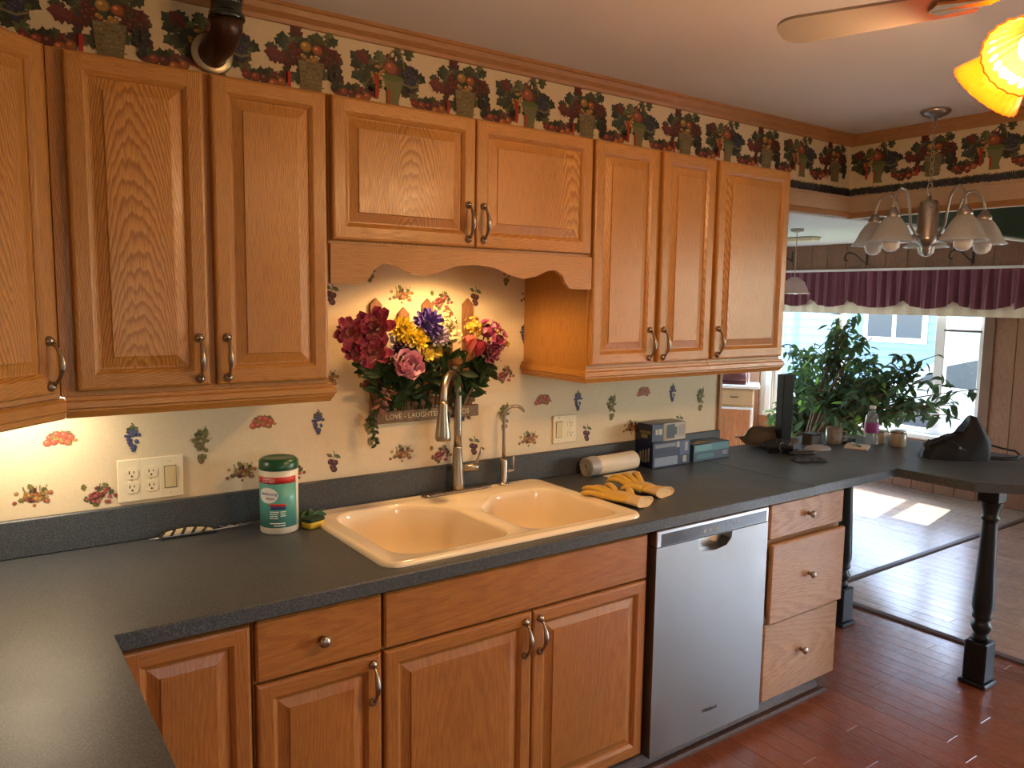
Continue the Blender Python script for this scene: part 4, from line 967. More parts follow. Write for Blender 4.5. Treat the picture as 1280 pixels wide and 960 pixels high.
for lab, pts, colr, ll, wd in (('trailing pink fern sprig spilling over the left end of the trough', [(.955, .035, 1.2115), (.945, -.03, 1.31), (.93, -.055, 1.33), (.905, -.06, 1.29), (.892, -.062, 1.255)], (.30, .12, .10), .032, .007),
                  ('dark green sprig hanging below the left end of the trough', [(.935, .035, 1.2115), (.905, -.015, 1.262), (.892, -.03, 1.235), (.89, -.032, 1.19), (.9, -.03, 1.135)], (.04, .06, .02), .022, .012),
                  ('dark leafy stem arching over the left lilies', [(.94, .035, 1.2115), (.86, -.01, 1.4), (.80, -.02, 1.50), (.785, -.02, 1.535)], (.05, .07, .03), .03, .016),
                  ('dark leafy stem at the right end of the trough', [(1.29, .035, 1.2115), (1.31, -.01, 1.33), (1.33, -.03, 1.38), (1.36, -.03, 1.36)], (.025, .05, .018), .06, .022),
                  ('dark leafy stem filling the lower left of the planter', [(.97, .035, 1.2115), (.92, -.01, 1.31), (.89, -.03, 1.39), (.87, -.03, 1.40)], (.02, .04, .014), .06, .024),
                  ('dark leafy stem filling the planter behind the peony', [(1.05, .035, 1.2115), (1.03, .0, 1.32), (1.06, -.02, 1.40), (1.08, -.02, 1.43)], (.02, .045, .015), .07, .026)):
    r = random.Random(len(lab)); t = thing('artificial_greenery', lab, 'greenery', pts[0]); P = [Vector(p) - Vector(pts[0]) for p in pts]
    m = MB(); m.col = (.05, .06, .02); m.tube(P, .0018, 6); m.build('stem', 'leaf', t, fix=False); m = MB()
    for a, b in zip(P[1:], P[2:]):
        for q in range(7):
            p = a.lerp(b, q / 7); d = (b - a).normalized() * .6 + Vector((r.choice((-1, 1)) * r.uniform(.4, 1), r.uniform(-.5, .1), r.uniform(-.4, .5))); greenleaf(m, p, d, ll * r.uniform(.7, 1.1), wd, r, colr)
    m.build('leaves', 'leaf', t, fix=False)

# ------------------------------------------------------------------ things on the counter
def wrap(me, R, th0, z0):
    for v in me.vertices:
        th = th0 + v.co.x / R; rr = R + v.co.z; v.co = (rr * cos(th), rr * sin(th), z0 + v.co.y)
def wrap_text(name, body, size, mat, parent, R, th0, z0, **k):
    o = text(name, body, size, mat, parent, (0, 0, 0), (0, 0, 0), **k); o.scale = (1, 1, 1); wrap(o.data, R, th0, z0); return o
def arc_band(R0, t0, t1, z0, z1, mat, name, parent, n=24, th=.0004):
    m = MB(); loops = []
    for i in range(n + 1):
        t = t0 + (t1 - t0) * i / n; loops.append([(R * cos(t), R * sin(t), z) for R, z in ((R0, z0), (R0 + th, z0), (R0 + th, z1), (R0, z1))])
    m.rings(loops, True, True); return m.build(name, mat, parent)
wc = thing('wipes_canister', 'green lidded canister of disinfecting wipes with teal label', 'canister', (.549, -.075, ZC))
Rw = .0575; m = MB(); m.lathe([(0, 0), (Rw - .004, 0), (Rw, .004), (Rw, .193), (Rw - .002, .197), (0, .197)], n=40, caps=False); cb = m.build('body', 'can_white', wc)
m = MB(); m.lathe([(Rw - .004, .1972), (Rw + .0015, .1972), (Rw + .002, .2), (Rw + .001, .222), (Rw - .006, .229), (Rw - .014, .231), (Rw - .020, .2285), (0, .2285)], n=40, caps=False); m.build('lid', 'lid_green', wc)
vth = math.atan2(-2.355, -.797)
arc_band(Rw, vth - 2.4, vth + 1.05, .022, .172, 'tile_teal', 'label', cb, 48); arc_band(Rw, vth + 1.05, vth + 1.28, .022, .172, 'can_white', 'label_edge', cb, 8, .0006)
arc_band(Rw + .0004, vth - 2.4, vth + 1.0, .158, .178, 'label_red', 'label_band', cb, 40)
m = MB(); m.sheet(lambda u, v: (-.032 * cos(pi * u), (v * 2 - 1) * .024 * sin(pi * u), .0012), 24, 2); ov = m.build('label_oval', 'white_text', cb); wrap(ov.data, Rw, vth - .60, .122)
wrap_text('label_text', 'disinfecting', .0125, 'label_navy', cb, Rw + .0014, vth - .58, .127); wrap_text('label_text', 'wipes', .0125, 'label_navy', cb, Rw + .0014, vth - .48, .1135)
wrap_text('label_text', 'KILLS COLD\n& FLU VIRUS', .0075, 'white_text', cb, Rw + .0010, vth - .55, .168)
arc_band(Rw + .0006, vth - .5, vth + .35, .088, .096, 'label_red', 'label_band', cb, 12); arc_band(Rw + .0006, vth - .45, vth + .35, .079, .088, 'label_navy', 'label_band', cb, 12)
for i, (a, b) in enumerate(((-.5, -.02), (-.5, -.08), (-.48, -.1), (-.5, -.06), (.05, .34), (.05, .3), (.05, .34))):
    arc_band(Rw + .0006, vth + a, vth + b, .070 - (i % 4) * .0065, .0725 - (i % 4) * .0065, 'white_text', 'label_line', cb, 8)
arc_band(Rw + .0006, vth - .5, vth + .3, .034, .037, 'white_text', 'label_line', cb, 8); arc_band(Rw + .0006, vth - .3, vth + .3, .027, .030, 'white_text', 'label_line', cb, 8)
# sponge and brush
sg = thing('sponge', 'yellow sponge with dark scouring pad beside the sink', 'sponge', (.648, -.100, ZC), radians(20))
m = MB(); pl = round_poly(R4(-.032, .032, -.022, .022), .009, 4); m.rings([[(x, y, z) for x, y in inset_poly(pl, d)] for d, z in ((.003, 0), (0, .003), (0, .019), (.001, .0205))]); m.build('foam', 'sponge_yellow', sg)
m = MB(); m.rings([[(x, y, z) for x, y in inset_poly(pl, d)] for d, z in ((0, .0207), (-.001, .024), (0, .030), (.003, .032))]); m.build('scouring_pad', 'scrub_green', sg)
db = thing('dish_cloth', 'dark green dish cloth crumpled behind the sponge', 'cloth', (.655, -.035, ZC))
m = MB(); rr = random.Random(4)
def cl(u, v):
    a = u * 2 * pi; R_ = .05 * (1 + .25 * sin(3 * a + 1) + .1 * sin(7 * a)) * (1 - v * .9); return (R_ * cos(a) * 1.1, R_ * sin(a) * .62, .001 + .030 * (v ** .5) * (1 + .3 * sin(5 * a + v * 4)) + .004 * sin(11 * a) * v)
m.sheet(cl, 40, 8); m.build('cloth', 'brush_green', db)
m = MB(); m.tube([(-.05, -.018, .012), (0, -.024, .024), (.05, -.014, .036)], [.003, .004, .003], 8); m.build('fold', 'lid_green', db)
# striped utensil
ut = thing('striped_skewer', 'long metal skewer with black and cream striped handle lying along the backsplash', 'utensil', (.19, .012, ZC), radians(-2))
m = MB(); m.tube([(0, 0, .006), (.05, 0, .007), (.17, 0, .008), (.25, .0, .010), (.34, .004, .012)], [.0015, .0025, .0028, .0022, .0018], 8); m.build('rod', 'stainless_trim', ut)
m = MB(); n = 44; loops = []
for i in range(n + 1):
    t = i / n; x = .03 + .145 * t; hh = .017 * sin(pi * (t * .9 + .08)) ** .6 + .001; loops.append([(x + .010 * (q - .5), -.0035 if q < .5 else -.003, .0085 + hh * q) for q in (0, .33, .66, 1)] + [(x + .010 * (q - .5), .0035, .0085 + hh * q) for q in (1, .66, .33, 0)])
for i in range(n):
    m.rings([loops[i], loops[i + 1]], i == 0, i == n - 1, col=(.62, .5, .28) if (i // 3) % 3 else (.02, .018, .015))
m.build('handle', 'carton', ut)
m = MB(); m.box(.03, .19, -.010, .004, .0004, .0045, .0015); m.build('blade', 'black_plastic', ut)  # black strip stands in for the shade under the handle
m = MB(); m.tube([(.20 + .009 * i, .003 * sin(i * 1.9) + .0, .014 + .002 * cos(i * 1.9)) for i in range(16)], .0013, 6); m.build('twisted_wire', 'stainless_trim', ut)
# roll of bags
br_ = thing('bag_roll', 'roll of cream bin bags lying by the backsplash', 'roll', (1.845, -.026, ZC), radians(1.5))
m = MB(); Rb = .040
def rl(u, v): a = u * 2 * pi; R_ = Rb * (1 + .025 * sin(3 * a + v * 3) + .01 * sin(9 * a)); return (.27 * v, R_ * cos(a), Rb * 1.0 + R_ * sin(a) * .98)
m.sheet(rl, 36, 10); m.build('roll', 'bag_roll', br_)
m = MB(); m.lathe([(Rb * .985, .268), (Rb * .9, .276), (Rb * .3, .274), (0, .270)], (0, 0, Rb), (1, 0, 0), 28, caps=False); m.build('end', 'bag_roll', br_)
m = MB(); sp_ = [(-.002 + .001 * sin(i), Rb * .98 * (1 - i / 70) * cos(i * .42), Rb + Rb * .98 * (1 - i / 70) * sin(i * .42)) for i in range(64)]; m.tube(sp_, .0022, 6); m.build('coil', 'bag_gray', br_)
m = MB(); m.lathe([(Rb * 1.02, .0), (Rb * 1.03, .035), (Rb * 1.02, .05)], (0, 0, Rb), (1, 0, 0), 28, caps=False); m.build('wrapper', 'bag_gray', br_)
m = MB(); m.box(.06, .24, -.075, -.036, .0004, .0035, .001); m.build('loose_flap', 'bag_roll', br_)
# boxes
NVY = (.010, .016, .055); WHT = (.55, .52, .46); TEA = (.04, .17, .22); DK = (.015, .018, .035)
def carton(label, x, y, z, w_, d_, h, base, patches, rz=0):
    t = thing('carton', label, 'box', (x, y, z), rz); m = MB(); m.box(0, w_, 0, d_, 0, h, .0012, col=base); m.build('box', 'carton', t, fix=False)
    for k_, (face, a0, a1, b0, b1, c) in enumerate(patches):
        m = MB(); m.col = tuple(q * .7 for q in c); e_ = .0005 + .00025 * k_
        if face == 'f': m.box(a0 * w_, a1 * w_, -e_, .0003, b0 * h, b1 * h)
        elif face == 'l': m.box(-e_, .0003, a0 * d_, a1 * d_, b0 * h, b1 * h)
        else: m.box(a0 * w_, a1 * w_, b0 * d_, b1 * d_, h - .0003, h + .0004)
        m.build('printed_panel', 'carton', t, fix=False)
    return t
carton('navy printed carton at the bottom of the stack by the wall', 2.185, -.068, ZC, .235, .105, .112, NVY, [('f', .05, .66, .06, .40, (.30, .36, .48)), ('f', .06, .60, .78, .92, (.26, .28, .34)), ('f', .62, .74, .72, .95, (.5, .48, .42)), ('f', .70, .96, .4, .95, (.07, .10, .24)), ('f', .80, .90, .10, .36, (.5, .47, .38)), ('f', .84, .92, .55, .9, (.45, .43, .40)), ('l', .20, .27, .25, .78, (.35, .30, .25)), ('l', .36, .43, .2, .7, (.40, .34, .28)), ('l', .52, .59, .2, .66, (.35, .3, .25)), ('l', .68, .75, .25, .6, (.4, .35, .3))])
carton('navy and white carton lying on top of the stack by the wall', 2.19, -.055, ZC + .1126, .21, .09, .078, NVY, [('f', .33, .40, 0, 1, (.42, .30, .12)), ('f', .40, 1.0, 0, 1, (.50, .44, .34)), ('f', .42, .66, .12, .92, DK), ('f', .66, .74, .30, .75, (.06, .05, .06)), ('f', .80, .96, .2, .85, (.33, .27, .22)), ('f', .09, .16, .4, .7, WHT), ('f', .18, .29, .38, .72, WHT), ('l', .1, .8, .45, .6, (.28, .22, .1)), ('l', .3, .7, .2, .4, (.35, .3, .12)), ('t', .0, .4, .2, .8, (.03, .03, .05)), ('t', .4, 1.0, .3, .9, (.3, .25, .18))])
tb = carton('flat teal carton with torn open top against the wall end', 2.448, -.064, ZC, .245, .10, .078, (.02, .05, .085), [('f', .02, .98, .55, .97, (.07, .26, .32)), ('f', .05, .5, .62, .9, (.16, .40, .42)), ('f', .10, .56, .14, .42, (.05, .20, .25)), ('f', .8, .95, .36, .42, (.4, .42, .42)), ('f', .8, .95, .25, .30, (.4, .42, .42)), ('l', .1, .9, .1, .9, (.03, .10, .14)), ('t', .2, .9, .15, .85, (.02, .02, .02))])
m = MB(); m.add([(0, .01, .0785), (.12, .0, .0785), (.105, -.02, .088), (.02, .0, .096)], [(0, 1, 2, 3)], col=(.25, .17, .09)); m.add([(0, .012, .0783), (.12, .002, .0783), (.105, -.018, .0877), (.02, .002, .0957)], [(3, 2, 1, 0)], col=(.25, .17, .09)); m.build('flap', 'carton', tb, fix=False)
# leather gloves
def glove(label, loc, rz, seed, flip=1):
    t = thing('work_glove', label, 'glove', loc, rz, 'pair of leather work gloves'); r = random.Random(seed)
    m = MB(); sec = []  # palm loft along +y from cuff (0) to knuckles
    for yy, wd, th, zc in ((.055, .080, .030, .018), (.075, .084, .032, .018), (.105, .098, .034, .019), (.135, .100, .032, .019), (.155, .094, .026, .018), (.165, .080, .018, .017)):
        sec.append([(wd / 2 * cos(a), yy + .003 * sin(3 * a), max(.0006, zc + th / 2 * sin(a) * (1 + .12 * sin(5 * a + seed)))) for a in [2 * pi * i / 20 for i in range(20)]])
    m.rings(sec)
    for i, (x0, ang, ln) in enumerate(((-.038, .34, .090), (-.013, .10, .112), (.014, -.14, .106), (.038, -.40, .082))):
        bz = r.uniform(.006, .034); d = Vector((-sin(ang), cos(ang), 0)); p0 = Vector((x0, .148, .018)); path = [p0 + d * ln * q + Vector((0, 0, bz * sin(pi * q * .8) - .004 * q)) for q in (0, .2, .4, .6, .8, .93, 1.0)]
        path = [Vector((p.x, p.y, max(p.z, .0125))) for p in path]; m.tube(path, [.0125, .0122, .0118, .0112, .0105, .008, .0035], 12, flat=.85)
    d = Vector((flip * .75, .66, 0)).normalized(); p0 = Vector((flip * .035, .085, .018)); m.tube([p0 + d * .078 * q + Vector((0, 0, .012 * sin(pi * q))) for q in (0, .25, .5, .75, .93, 1)], [.017, .0165, .0145, .0135, .010, .004], 12, flat=.85)
    m.build('hand', 'glove_yellow', t)
    m = MB(); sec = []
    for yy, wd, th, zc in ((.0, .098, .036, .0195), (-.001, .102, .039, .0205), (.012, .098, .036, .0195), (.035, .088, .032, .0185), (.058, .082, .031, .018)):
        sec.append([(wd / 2 * cos(a), yy, max(.0006, zc + th / 2 * sin(a) * (1 + .10 * sin(4 * a + seed * 2)))) for a in [2 * pi * i / 20 for i in range(20)]])
    inner = [(p[0] * .86, p[1] + .008, .0195 + (p[2] - .0195) * .6) for p in sec[0]]; m.rings([inner] + sec, True, False); m.build('cuff', 'glove_cuff', t)
    return t
glove('yellow leather work glove nearest the sink, palm down', (1.705, -.505, ZC), radians(12), 3, 1)
glove('yellow leather work glove further from the sink, nearest the cartons', (1.868, -.445, ZC), radians(4), 5, -1)

# ------------------------------------------------------------------ vent pipe above the cabinets
vp = thing('vent_pipe', 'glossy dark pipe elbow coming from the ceiling into the wall above the cabinets', 'pipe', (.43, -.06, CE))
def rel(P, b): return [tuple(Vector(p) - Vector(b)) for p in P]
b0 = (.43, -.06, CE)
m = MB(); m.lathe([(.043, 0), (.043, -.05), (.047, -.052), (.047, -.062), (.043, -.064), (.043, -.10), (.049, -.102), (.050, -.118), (.044, -.122)], (0, 0, 0), n=24, caps=True); m.build('upper_pipe', 'pipe_green', vp)
m = MB(); m.tube(rel([(.43, -.06, 2.415), (.430, -.058, 2.39), (.427, -.042, 2.368), (.422, -.012, 2.352), (.418, .03, 2.346), (.418, YW - .004, 2.345)], b0), [.044, .043, .041, .039, .038, .038], 20); m.build('elbow', 'pipe_brown', vp)
m = MB(); m.lathe([(.038, .0035), (.060, .0035), (.062, .006), (.058, .010), (.042, .012)], (0, 0, 0), (0, -1, 0), 32, caps=False); m.build('wall_flange', 'flange', vp, tuple(Vector((.418, YW - .0005, 2.345)) - Vector(b0)))

# ------------------------------------------------------------------ ceiling fan with amber shades
fn_ = thing('ceiling_fan', 'ceiling fan with wooden blades and amber glass lamp shades at upper right', 'ceiling fan', (1.52, -1.78, CE))
m = MB(); m.lathe([(0, 0), (.065, 0), (.062, -.02), (.03, -.045), (.012, -.05), (.012, -.15), (0, -.15)], n=24, caps=False); m.build('downrod', 'fan_brass', fn_)
m = MB(); m.lathe([(0, -.15), (.06, -.15), (.105, -.175), (.115, -.21), (.115, -.25), (.09, -.285), (.05, -.30), (.05, -.325), (.065, -.335), (.065, -.37), (.04, -.385), (0, -.385)], n=28, caps=False); m.build('motor', 'fan_brass', fn_)
for k in range(4):
    a = radians(111 + 90 * k); bl_ = link('blade_arm', None, fn_); bpy.data.objects.remove(bl_)
    m = MB(); m.grain = None; pl = round_poly([(.17, -.05), (.56, -.068), (.56, .068), (.17, .05)], [.02, .05, .05, .02], 6); m.prism(pl, lambda x, y, d: (x, y, y * .12 + d * .006)); m.build('blade', 'fan_blade', fn_, (0, 0, -.285), (0, 0, a))
    m = MB(); m.prism([(.09, -.012), (.15, -.015), (.24, -.035), (.26, 0), (.24, .035), (.15, .015), (.09, .012)], lambda x, y, d: (x, y, -.008 + d * .006 + (.0 if x > .12 else .02))); m.build('blade_bracket', 'fan_brass', fn_, (0, 0, -.283), (0, 0, a))
for k in range(4):
    a = radians(84 + 90 * k); ax = Vector((cos(a) * .76, sin(a) * .76, -.65)); p0 = Vector((cos(a) * .075, sin(a) * .075, -.365))
    m = MB(); m.tube([(cos(a) * .04, sin(a) * .04, -.355), tuple(p0)], .010, 10); m.lathe([(0, 0), (.022, 0), (.024, .02), (.02, .03), (0, .03)], p0, ax, 16, caps=False); arm = m.build('lamp_arm', 'fan_brass', fn_)
    m = MB(); m.lathe([(.025, .018), (.030, .03), (.040, .05), (.056, .08), (.070, .108), (.078, .125), (.074, .124), (.054, .08), (.038, .05), (.028, .03)], p0, ax, 72, caps=False, rib=.025, ribn=24); m.build('glass_shade', 'amber_shade', fn_)
    m = MB(); m.lathe([(0, .03), (.012, .03), (.014, .05), (.026, .075), (.028, .09), (.020, .108), (0, .114)], p0, ax, 16, caps=False); m.build('bulb', 'bulb_hot', fn_)
    q = Vector((1.52, -1.78, CE)) + p0 + ax * .125
    light('fan_bulb', 'POINT', q, 14, (1.0, .60, .27), shadow_soft_size=.03)

# ------------------------------------------------------------------ chandelier
ch = thing('chandelier', 'five arm brushed nickel chandelier with frosted bell shades over the bar counter', 'chandelier', (3.5, -.505, CE))
m = MB(); m.lathe([(0, 0), (.062, 0), (.066, -.008), (.055, -.022), (.025, -.034), (.010, -.038), (.008, -.05), (0, -.05)], n=28, caps=False); m.build('canopy', 'chand_nickel', ch)
z = -.05; i = 0
while z > -.33:
    m = MB(); P = [(.009 * cos(t), 0, z - .0125 + .0165 * sin(t)) if i % 2 else (0, .009 * cos(t), z - .0125 + .0165 * sin(t)) for t in [2 * pi * q / 12 for q in range(13)]]; m.tube(P, .0016, 6, caps=False); m.build('chain_link', 'chand_nickel', ch); z -= .027; i += 1
m = MB(); m.tube([(.026 * cos(t), .0, -.36 + .03 * sin(t)) for t in [2 * pi * q / 24 for q in range(25)]], .0028, 8, caps=False); m.build('loop', 'chand_nickel', ch)
m = MB(); m.lathe([(0, -.39), (.008, -.39), (.010, -.405), (.036, -.412), (.045, -.43), (.045, -.56), (.050, -.58), (.050, -.60), (.030, -.615), (.020, -.63), (.022, -.648), (.010, -.66), (0, -.672)], n=24, caps=False); m.build('column', 'chand_nickel', ch)
for th in (18, 90, 162, 234, 306):
    a = radians(th - 63); dx, dy_ = cos(a), sin(a)
    path = [(.046, -.575), (.085, -.565), (.118, -.53), (.128, -.47), (.140, -.41), (.165, -.372), (.198, -.366), (.226, -.39), (.240, -.43), (.243, -.47)]
    m = MB(); m.tube([(r_ * dx, r_ * dy_, z_) for r_, z_ in path], .006, 10); arm = m.build('arm', 'chand_nickel', ch)
    m = MB(); m.lathe([(0, -.455), (.014, -.458), (.018, -.47), (.030, -.482), (.033, -.505), (.028, -.507), (0, -.507)], (.243 * dx, .243 * dy_, 0), n=20, caps=False); m.build('socket_cup', 'chand_nickel', arm)
    m = MB(); m.lathe([(.031, -.500), (.045, -.515), (.064, -.545), (.080, -.580), (.094, -.602), (.104, -.610), (.101, -.612), (.090, -.604), (.076, -.583), (.060, -.548), (.043, -.520), (.029, -.506)], (.243 * dx, .243 * dy_, 0), n=32, caps=False); m.build('bell_shade', 'frosted_shade', ch)
    m = MB(); m.lathe([(0, -.52), (.016, -.525), (.02, -.55), (.036, -.585), (.041, -.61), (.036, -.638), (.020, -.653), (0, -.657)], (.243 * dx, .243 * dy_, 0), n=20, caps=False); m.build('bulb', 'bulb_off', ch)

# ------------------------------------------------------------------ things on the bar counter
ht = thing('fabric_hat', 'brown fabric hat lying crumpled behind the black post', 'hat', (3.06, .0, ZC), radians(-35))
m = MB()
def hatf(u, v):
    a = u * 2 * pi; prof = [(.135, .004), (.130, .012), (.105, .022), (.085, .060), (.066, .086), (.035, .098), (.0, .10)]; t = v * 6; i = min(5, int(t)); f = t - i
    R_ = prof[i][0] * (1 - f) + prof[i + 1][0] * f; z = prof[i][1] * (1 - f) + prof[i + 1][1] * f
    R_ *= 1 + .10 * sin(2 * a + .6) + .05 * sin(5 * a + z * 40); return (R_ * cos(a) * 1.12, R_ * sin(a) * .62, z + (.030 * max(0, cos(a - .3)) ** 2 + .045 * max(0, -cos(a)) ** 2) * (1 - v) + .006 * sin(6 * a) * (1 - v))
m.sheet(hatf, 44, 18); m.build('crown', 'hat_brown', ht)
m = MB(); m.tube([(.1 * cos(a), .056 * sin(a) - .002, .030 + .006 * sin(2 * a)) for a in [2 * pi * i / 30 for i in range(31)]], .005, 6, caps=False); m.build('hat_band', 'black_plastic', ht)
sgl = thing('sunglasses', 'black sunglasses folded on the bar counter in front of the post', 'sunglasses', (2.955, -.155, ZC), radians(-30))
for sx in (-1, 1):
    m = MB(); pl = round_poly([(-.028, .004), (.028, .002), (.026, .040), (-.030, .042)], .012, 4); m.prism(pl, lambda a, b, d: (a + sx * .035, -.004 + d * .004 - a * a * 3, b)); m.build('lens', 'phone_glass', sgl)
    m = MB(); m.tube([(sx * .064, .0, .036), (sx * .066, .05, .034), (sx * .05, .11, .026), (sx * .045, .14, .012)], .003, 8); m.build('temple', 'black_plastic', sgl)
m = MB(); m.tube([(-.012, -.002, .034), (0, -.004, .037), (.012, -.002, .034)], .003, 8); m.tube([(-.066, -.002, .040), (-.03, -.005, .044), (.03, -.005, .044), (.066, -.002, .040)], .0028, 8); m.build('bridge', 'black_plastic', sgl)
pu = thing('black_pouch', 'small black drawstring pouch crumpled at the foot of the post', 'pouch', (3.005, -.105, ZC), radians(-35))
m = MB()
def pouch(u, v):
    a = u * 2 * pi; R_ = .062 * sin(pi * (v * .94 + .06)) ** .6 * (1 + .12 * sin(4 * a + 1) + .08 * sin(9 * a + v * 9)); return (R_ * cos(a) * 1.15, R_ * sin(a) * .55, .0008 + .058 * v + .006 * sin(5 * a) * v)
m.sheet(pouch, 36, 14); m.build('bag', 'dark_fabric', pu)
m = MB(); m.tube([(.02 * cos(t * 2) + .01 * t, -.035 + .008 * sin(t * 3), .03 + .02 * sin(t * 2.3)) for t in [i * .3 for i in range(20)]], .0016, 6); m.build('cord', 'nickel', pu)
ph = thing('smartphone', 'black smartphone lying flat at the counter edge near the seam', 'phone', (2.93, -.33, ZC), radians(-22))
m = MB(); pl = round_poly(R4(-.076, .076, -.037, .037), .009, 4); m.rings([[(x, y, z) for x, y in inset_poly(pl, d)] for d, z in ((.001, 0), (0, .001), (0, .0085), (.001, .0095))]); m.build('case', 'black_plastic', ph)
m = MB(); m.rings([[(x, y, z) for x, y in inset_poly(pl, .004)] for z in (.0097, .0102)]); m.build('screen', 'phone_glass', ph)
sn = thing('eyeglass_case', 'slim black case between the pouch and the phone', 'case', (3.02, -.235, ZC), radians(-25))
m = MB(); m.tube([(-.075, 0, .013), (-.068, 0, .013), (-.04, 0, .013), (.04, 0, .013), (.068, 0, .013), (.075, 0, .013)], [.004, .010, .013, .013, .010, .004], 14, flat=.9); m.build('shell', 'black_plastic', sn)
m = MB(); m.box(-.055, .055, -.0142, -.0128, .0125, .0135); m.build('seam', 'grey_text', sn)
def mug(label, x, y, R, h, mat, rz, handle=True):
    t = thing('mug', label, 'mug', (x, y, ZC), rz)
    m = MB(); m.lathe([(0, 0), (R * .9, 0), (R, .006), (R, h), (R - .004, h), (R - .005, .008), (0, .008)], n=28, caps=False); m.build('cup', mat, t)
    if handle: m = MB(); m.tube([(R - .002, 0, h * .8), (R + .018, 0, h * .78), (R + .026, 0, h * .5), (R + .018, 0, h * .25), (R - .002, 0, h * .2)], .005, 8); m.build('handle', mat, t)
mug('printed stoneware mug left of the water bottle', 3.44, -.13, .040, .085, 'mug_print', radians(-60))
t = thing('tin', 'squat brown tin standing just right of the black post', 'tin', (3.33, -.075, ZC)); m = MB(); m.box(-.045, .045, -.03, .03, 0, .05, .004); m.build('box', 'hat_brown', t); m = MB(); m.box(-.047, .047, -.032, .032, .0502, .058, .003); m.build('lid', 'black_plastic', t)
m = MB()
def stone(u, v): a = u * 2 * pi; R_ = .055 * sin(pi * (.5 + v * .5)) ** .6 if v < .999 else 0; return (R_ * cos(a) * 1.2, R_ * sin(a) * .7, .0005 + .026 * v ** .7)
m.sheet(stone, 28, 8); t = thing('computer_mouse', 'grey computer mouse on the counter before the tin', 'mouse', (3.22, -.185, ZC), radians(-30)); m.build('shell', 'grey_text', t)
m = MB(); m.lathe([(0.004, 0), (.004, .012)], (.03, -.006, .0225), (0, 1, 0), 10); m.build('scroll_wheel', 'black_plastic', t)
wb = thing('water_bottle', 'clear plastic water bottle with purple label on the bar counter', 'bottle', (3.56, -.262, ZC))
m = MB(); m.lathe([(0, 0), (.030, 0), (.034, .006), (.034, .055), (.032, .06), (.034, .066), (.034, .12), (.030, .15), (.016, .172), (.014, .176), (.014, .19), (0, .19)], n=28, caps=False); m.build('body', 'bottle_plastic', wb)
m = MB(); m.lathe([(.0345, .068), (.0347, .07), (.0347, .116), (.0345, .118)], n=28, caps=False); m.build('label', 'purple_label', wb)
m = MB(); m.lathe([(0, .1905), (.0155, .1905), (.0155, .203), (.013, .205), (0, .205)], n=20, caps=False); m.build('cap', 'white_text', wb)
def jar(label, x, y, R, h, mat):
    t = thing('storage_jar', label, 'jar', (x, y, ZC)); m = MB(); m.lathe([(0, 0), (R * .94, 0), (R, .005), (R, h * .78), (R * .9, h * .86), (R * .85, h * .88), (0, h * .88)], n=26, caps=False); m.build('jar_body', mat, t)
    m = MB(); m.lathe([(R * .8, h * .881), (R * .92, h * .881), (R * .92, h - .002), (R * .88, h), (0, h)], n=26, caps=False); m.build('lid', 'pewter', t)
jar('brown glass jar right of the water bottle', 3.665, -.345, .042, .080, 'jar_glass_tint'); jar('small tan jar tucked behind the water bottle', 3.66, -.25, .030, .068, 'jar_glass_tint')
t = thing('notepad', 'tan paper notepad under the water bottle side of the counter', 'notepad', (3.47, -.245, ZC), radians(25)); m = MB(); m.box(-.085, .045, -.055, .055, 0, .008, .001); m.build('pages', 'paper', t); m = MB(); m.tube([(-.06, -.02, .0125), (.03, .03, .0125)], .004, 8); m.build('pen', 'black_plastic', t)
t = thing('dark_wallet', 'dark flat wallet lying behind the notepad', 'wallet', (3.53, -.135, ZC), radians(10)); m = MB(); m.box(-.055, .055, -.04, .04, 0, .016, .004); m.build('fold', 'bag_leather', t); m = MB(); m.box(-.05, .05, -.0405, -.0396, .007, .0085); m.build('edge', 'grey_text', t)
# soft black handbag
hb = thing('handbag', 'slouchy black handbag resting on the right part of the bar counter', 'bag', (3.60, -.655, ZC), radians(-40))
m = MB()
def bagf(u, v):
    a = u * 2 * pi; ca, sa = cos(a), sin(a); sq = (abs(ca) ** 4 + abs(sa) ** 4) ** -.25
    W_ = .150 * (1 - .10 * v ** 2); D_ = .075 * (1 - .62 * v ** 1.5); x = W_ * ca * sq; top = .125 + .085 * math.exp(-((x - .075) / .055) ** 2) - .02 * max(0, -x / .15)
    if v > .995: x *= .0; sq = 0; return (.06, 0, top * 1.0)
    sh = 1 - .55 * max(0, v - .55) / .45 * (1 if x < .02 else .55)
    r_ = .004 * sin(5 * a + 4 * v) + .0015 * sin(11 * a - 6 * v)
    return ((W_ * ca * sq) * (sh if v > .55 else 1) + .02 * v + r_, D_ * sa * sq + r_, .0008 + top * (v ** .85))
m.sheet(bagf, 56, 24); m.build('bag_body', 'bag_leather', hb)
m = MB(); m.tube([(.115, -.01, .085), (.155, -.015, .070), (.21, -.02, .055), (.265, -.02, .045), (.285, -.03, .028), (.26, -.045, .014), (.2, -.05, .012), (.14, -.05, .014), (.12, -.045, .025)], [.010] * 9, 8, flat=.45); m.build('strap', 'bag_leather', hb)
m = MB(); m.tube([(-.125, -.040, .02), (-.142, -.030, .06), (-.128, -.030, .09)], [.008, .012, .007], 8); m.build('side_tab', 'dark_fabric', hb)
m = MB(); m.tube([(-.10, -.066, .112), (-.03, -.069, .082), (.05, -.065, .03)], .0022, 6); m.build('zip', 'black_plastic', hb); m = MB(); m.lathe([(0, 0), (.006, 0), (.005, .003), (0, .003)], (-.01, -.076, .06), (0, -1, 0), 12, caps=False); m.build('stud', 'pewter', hb)

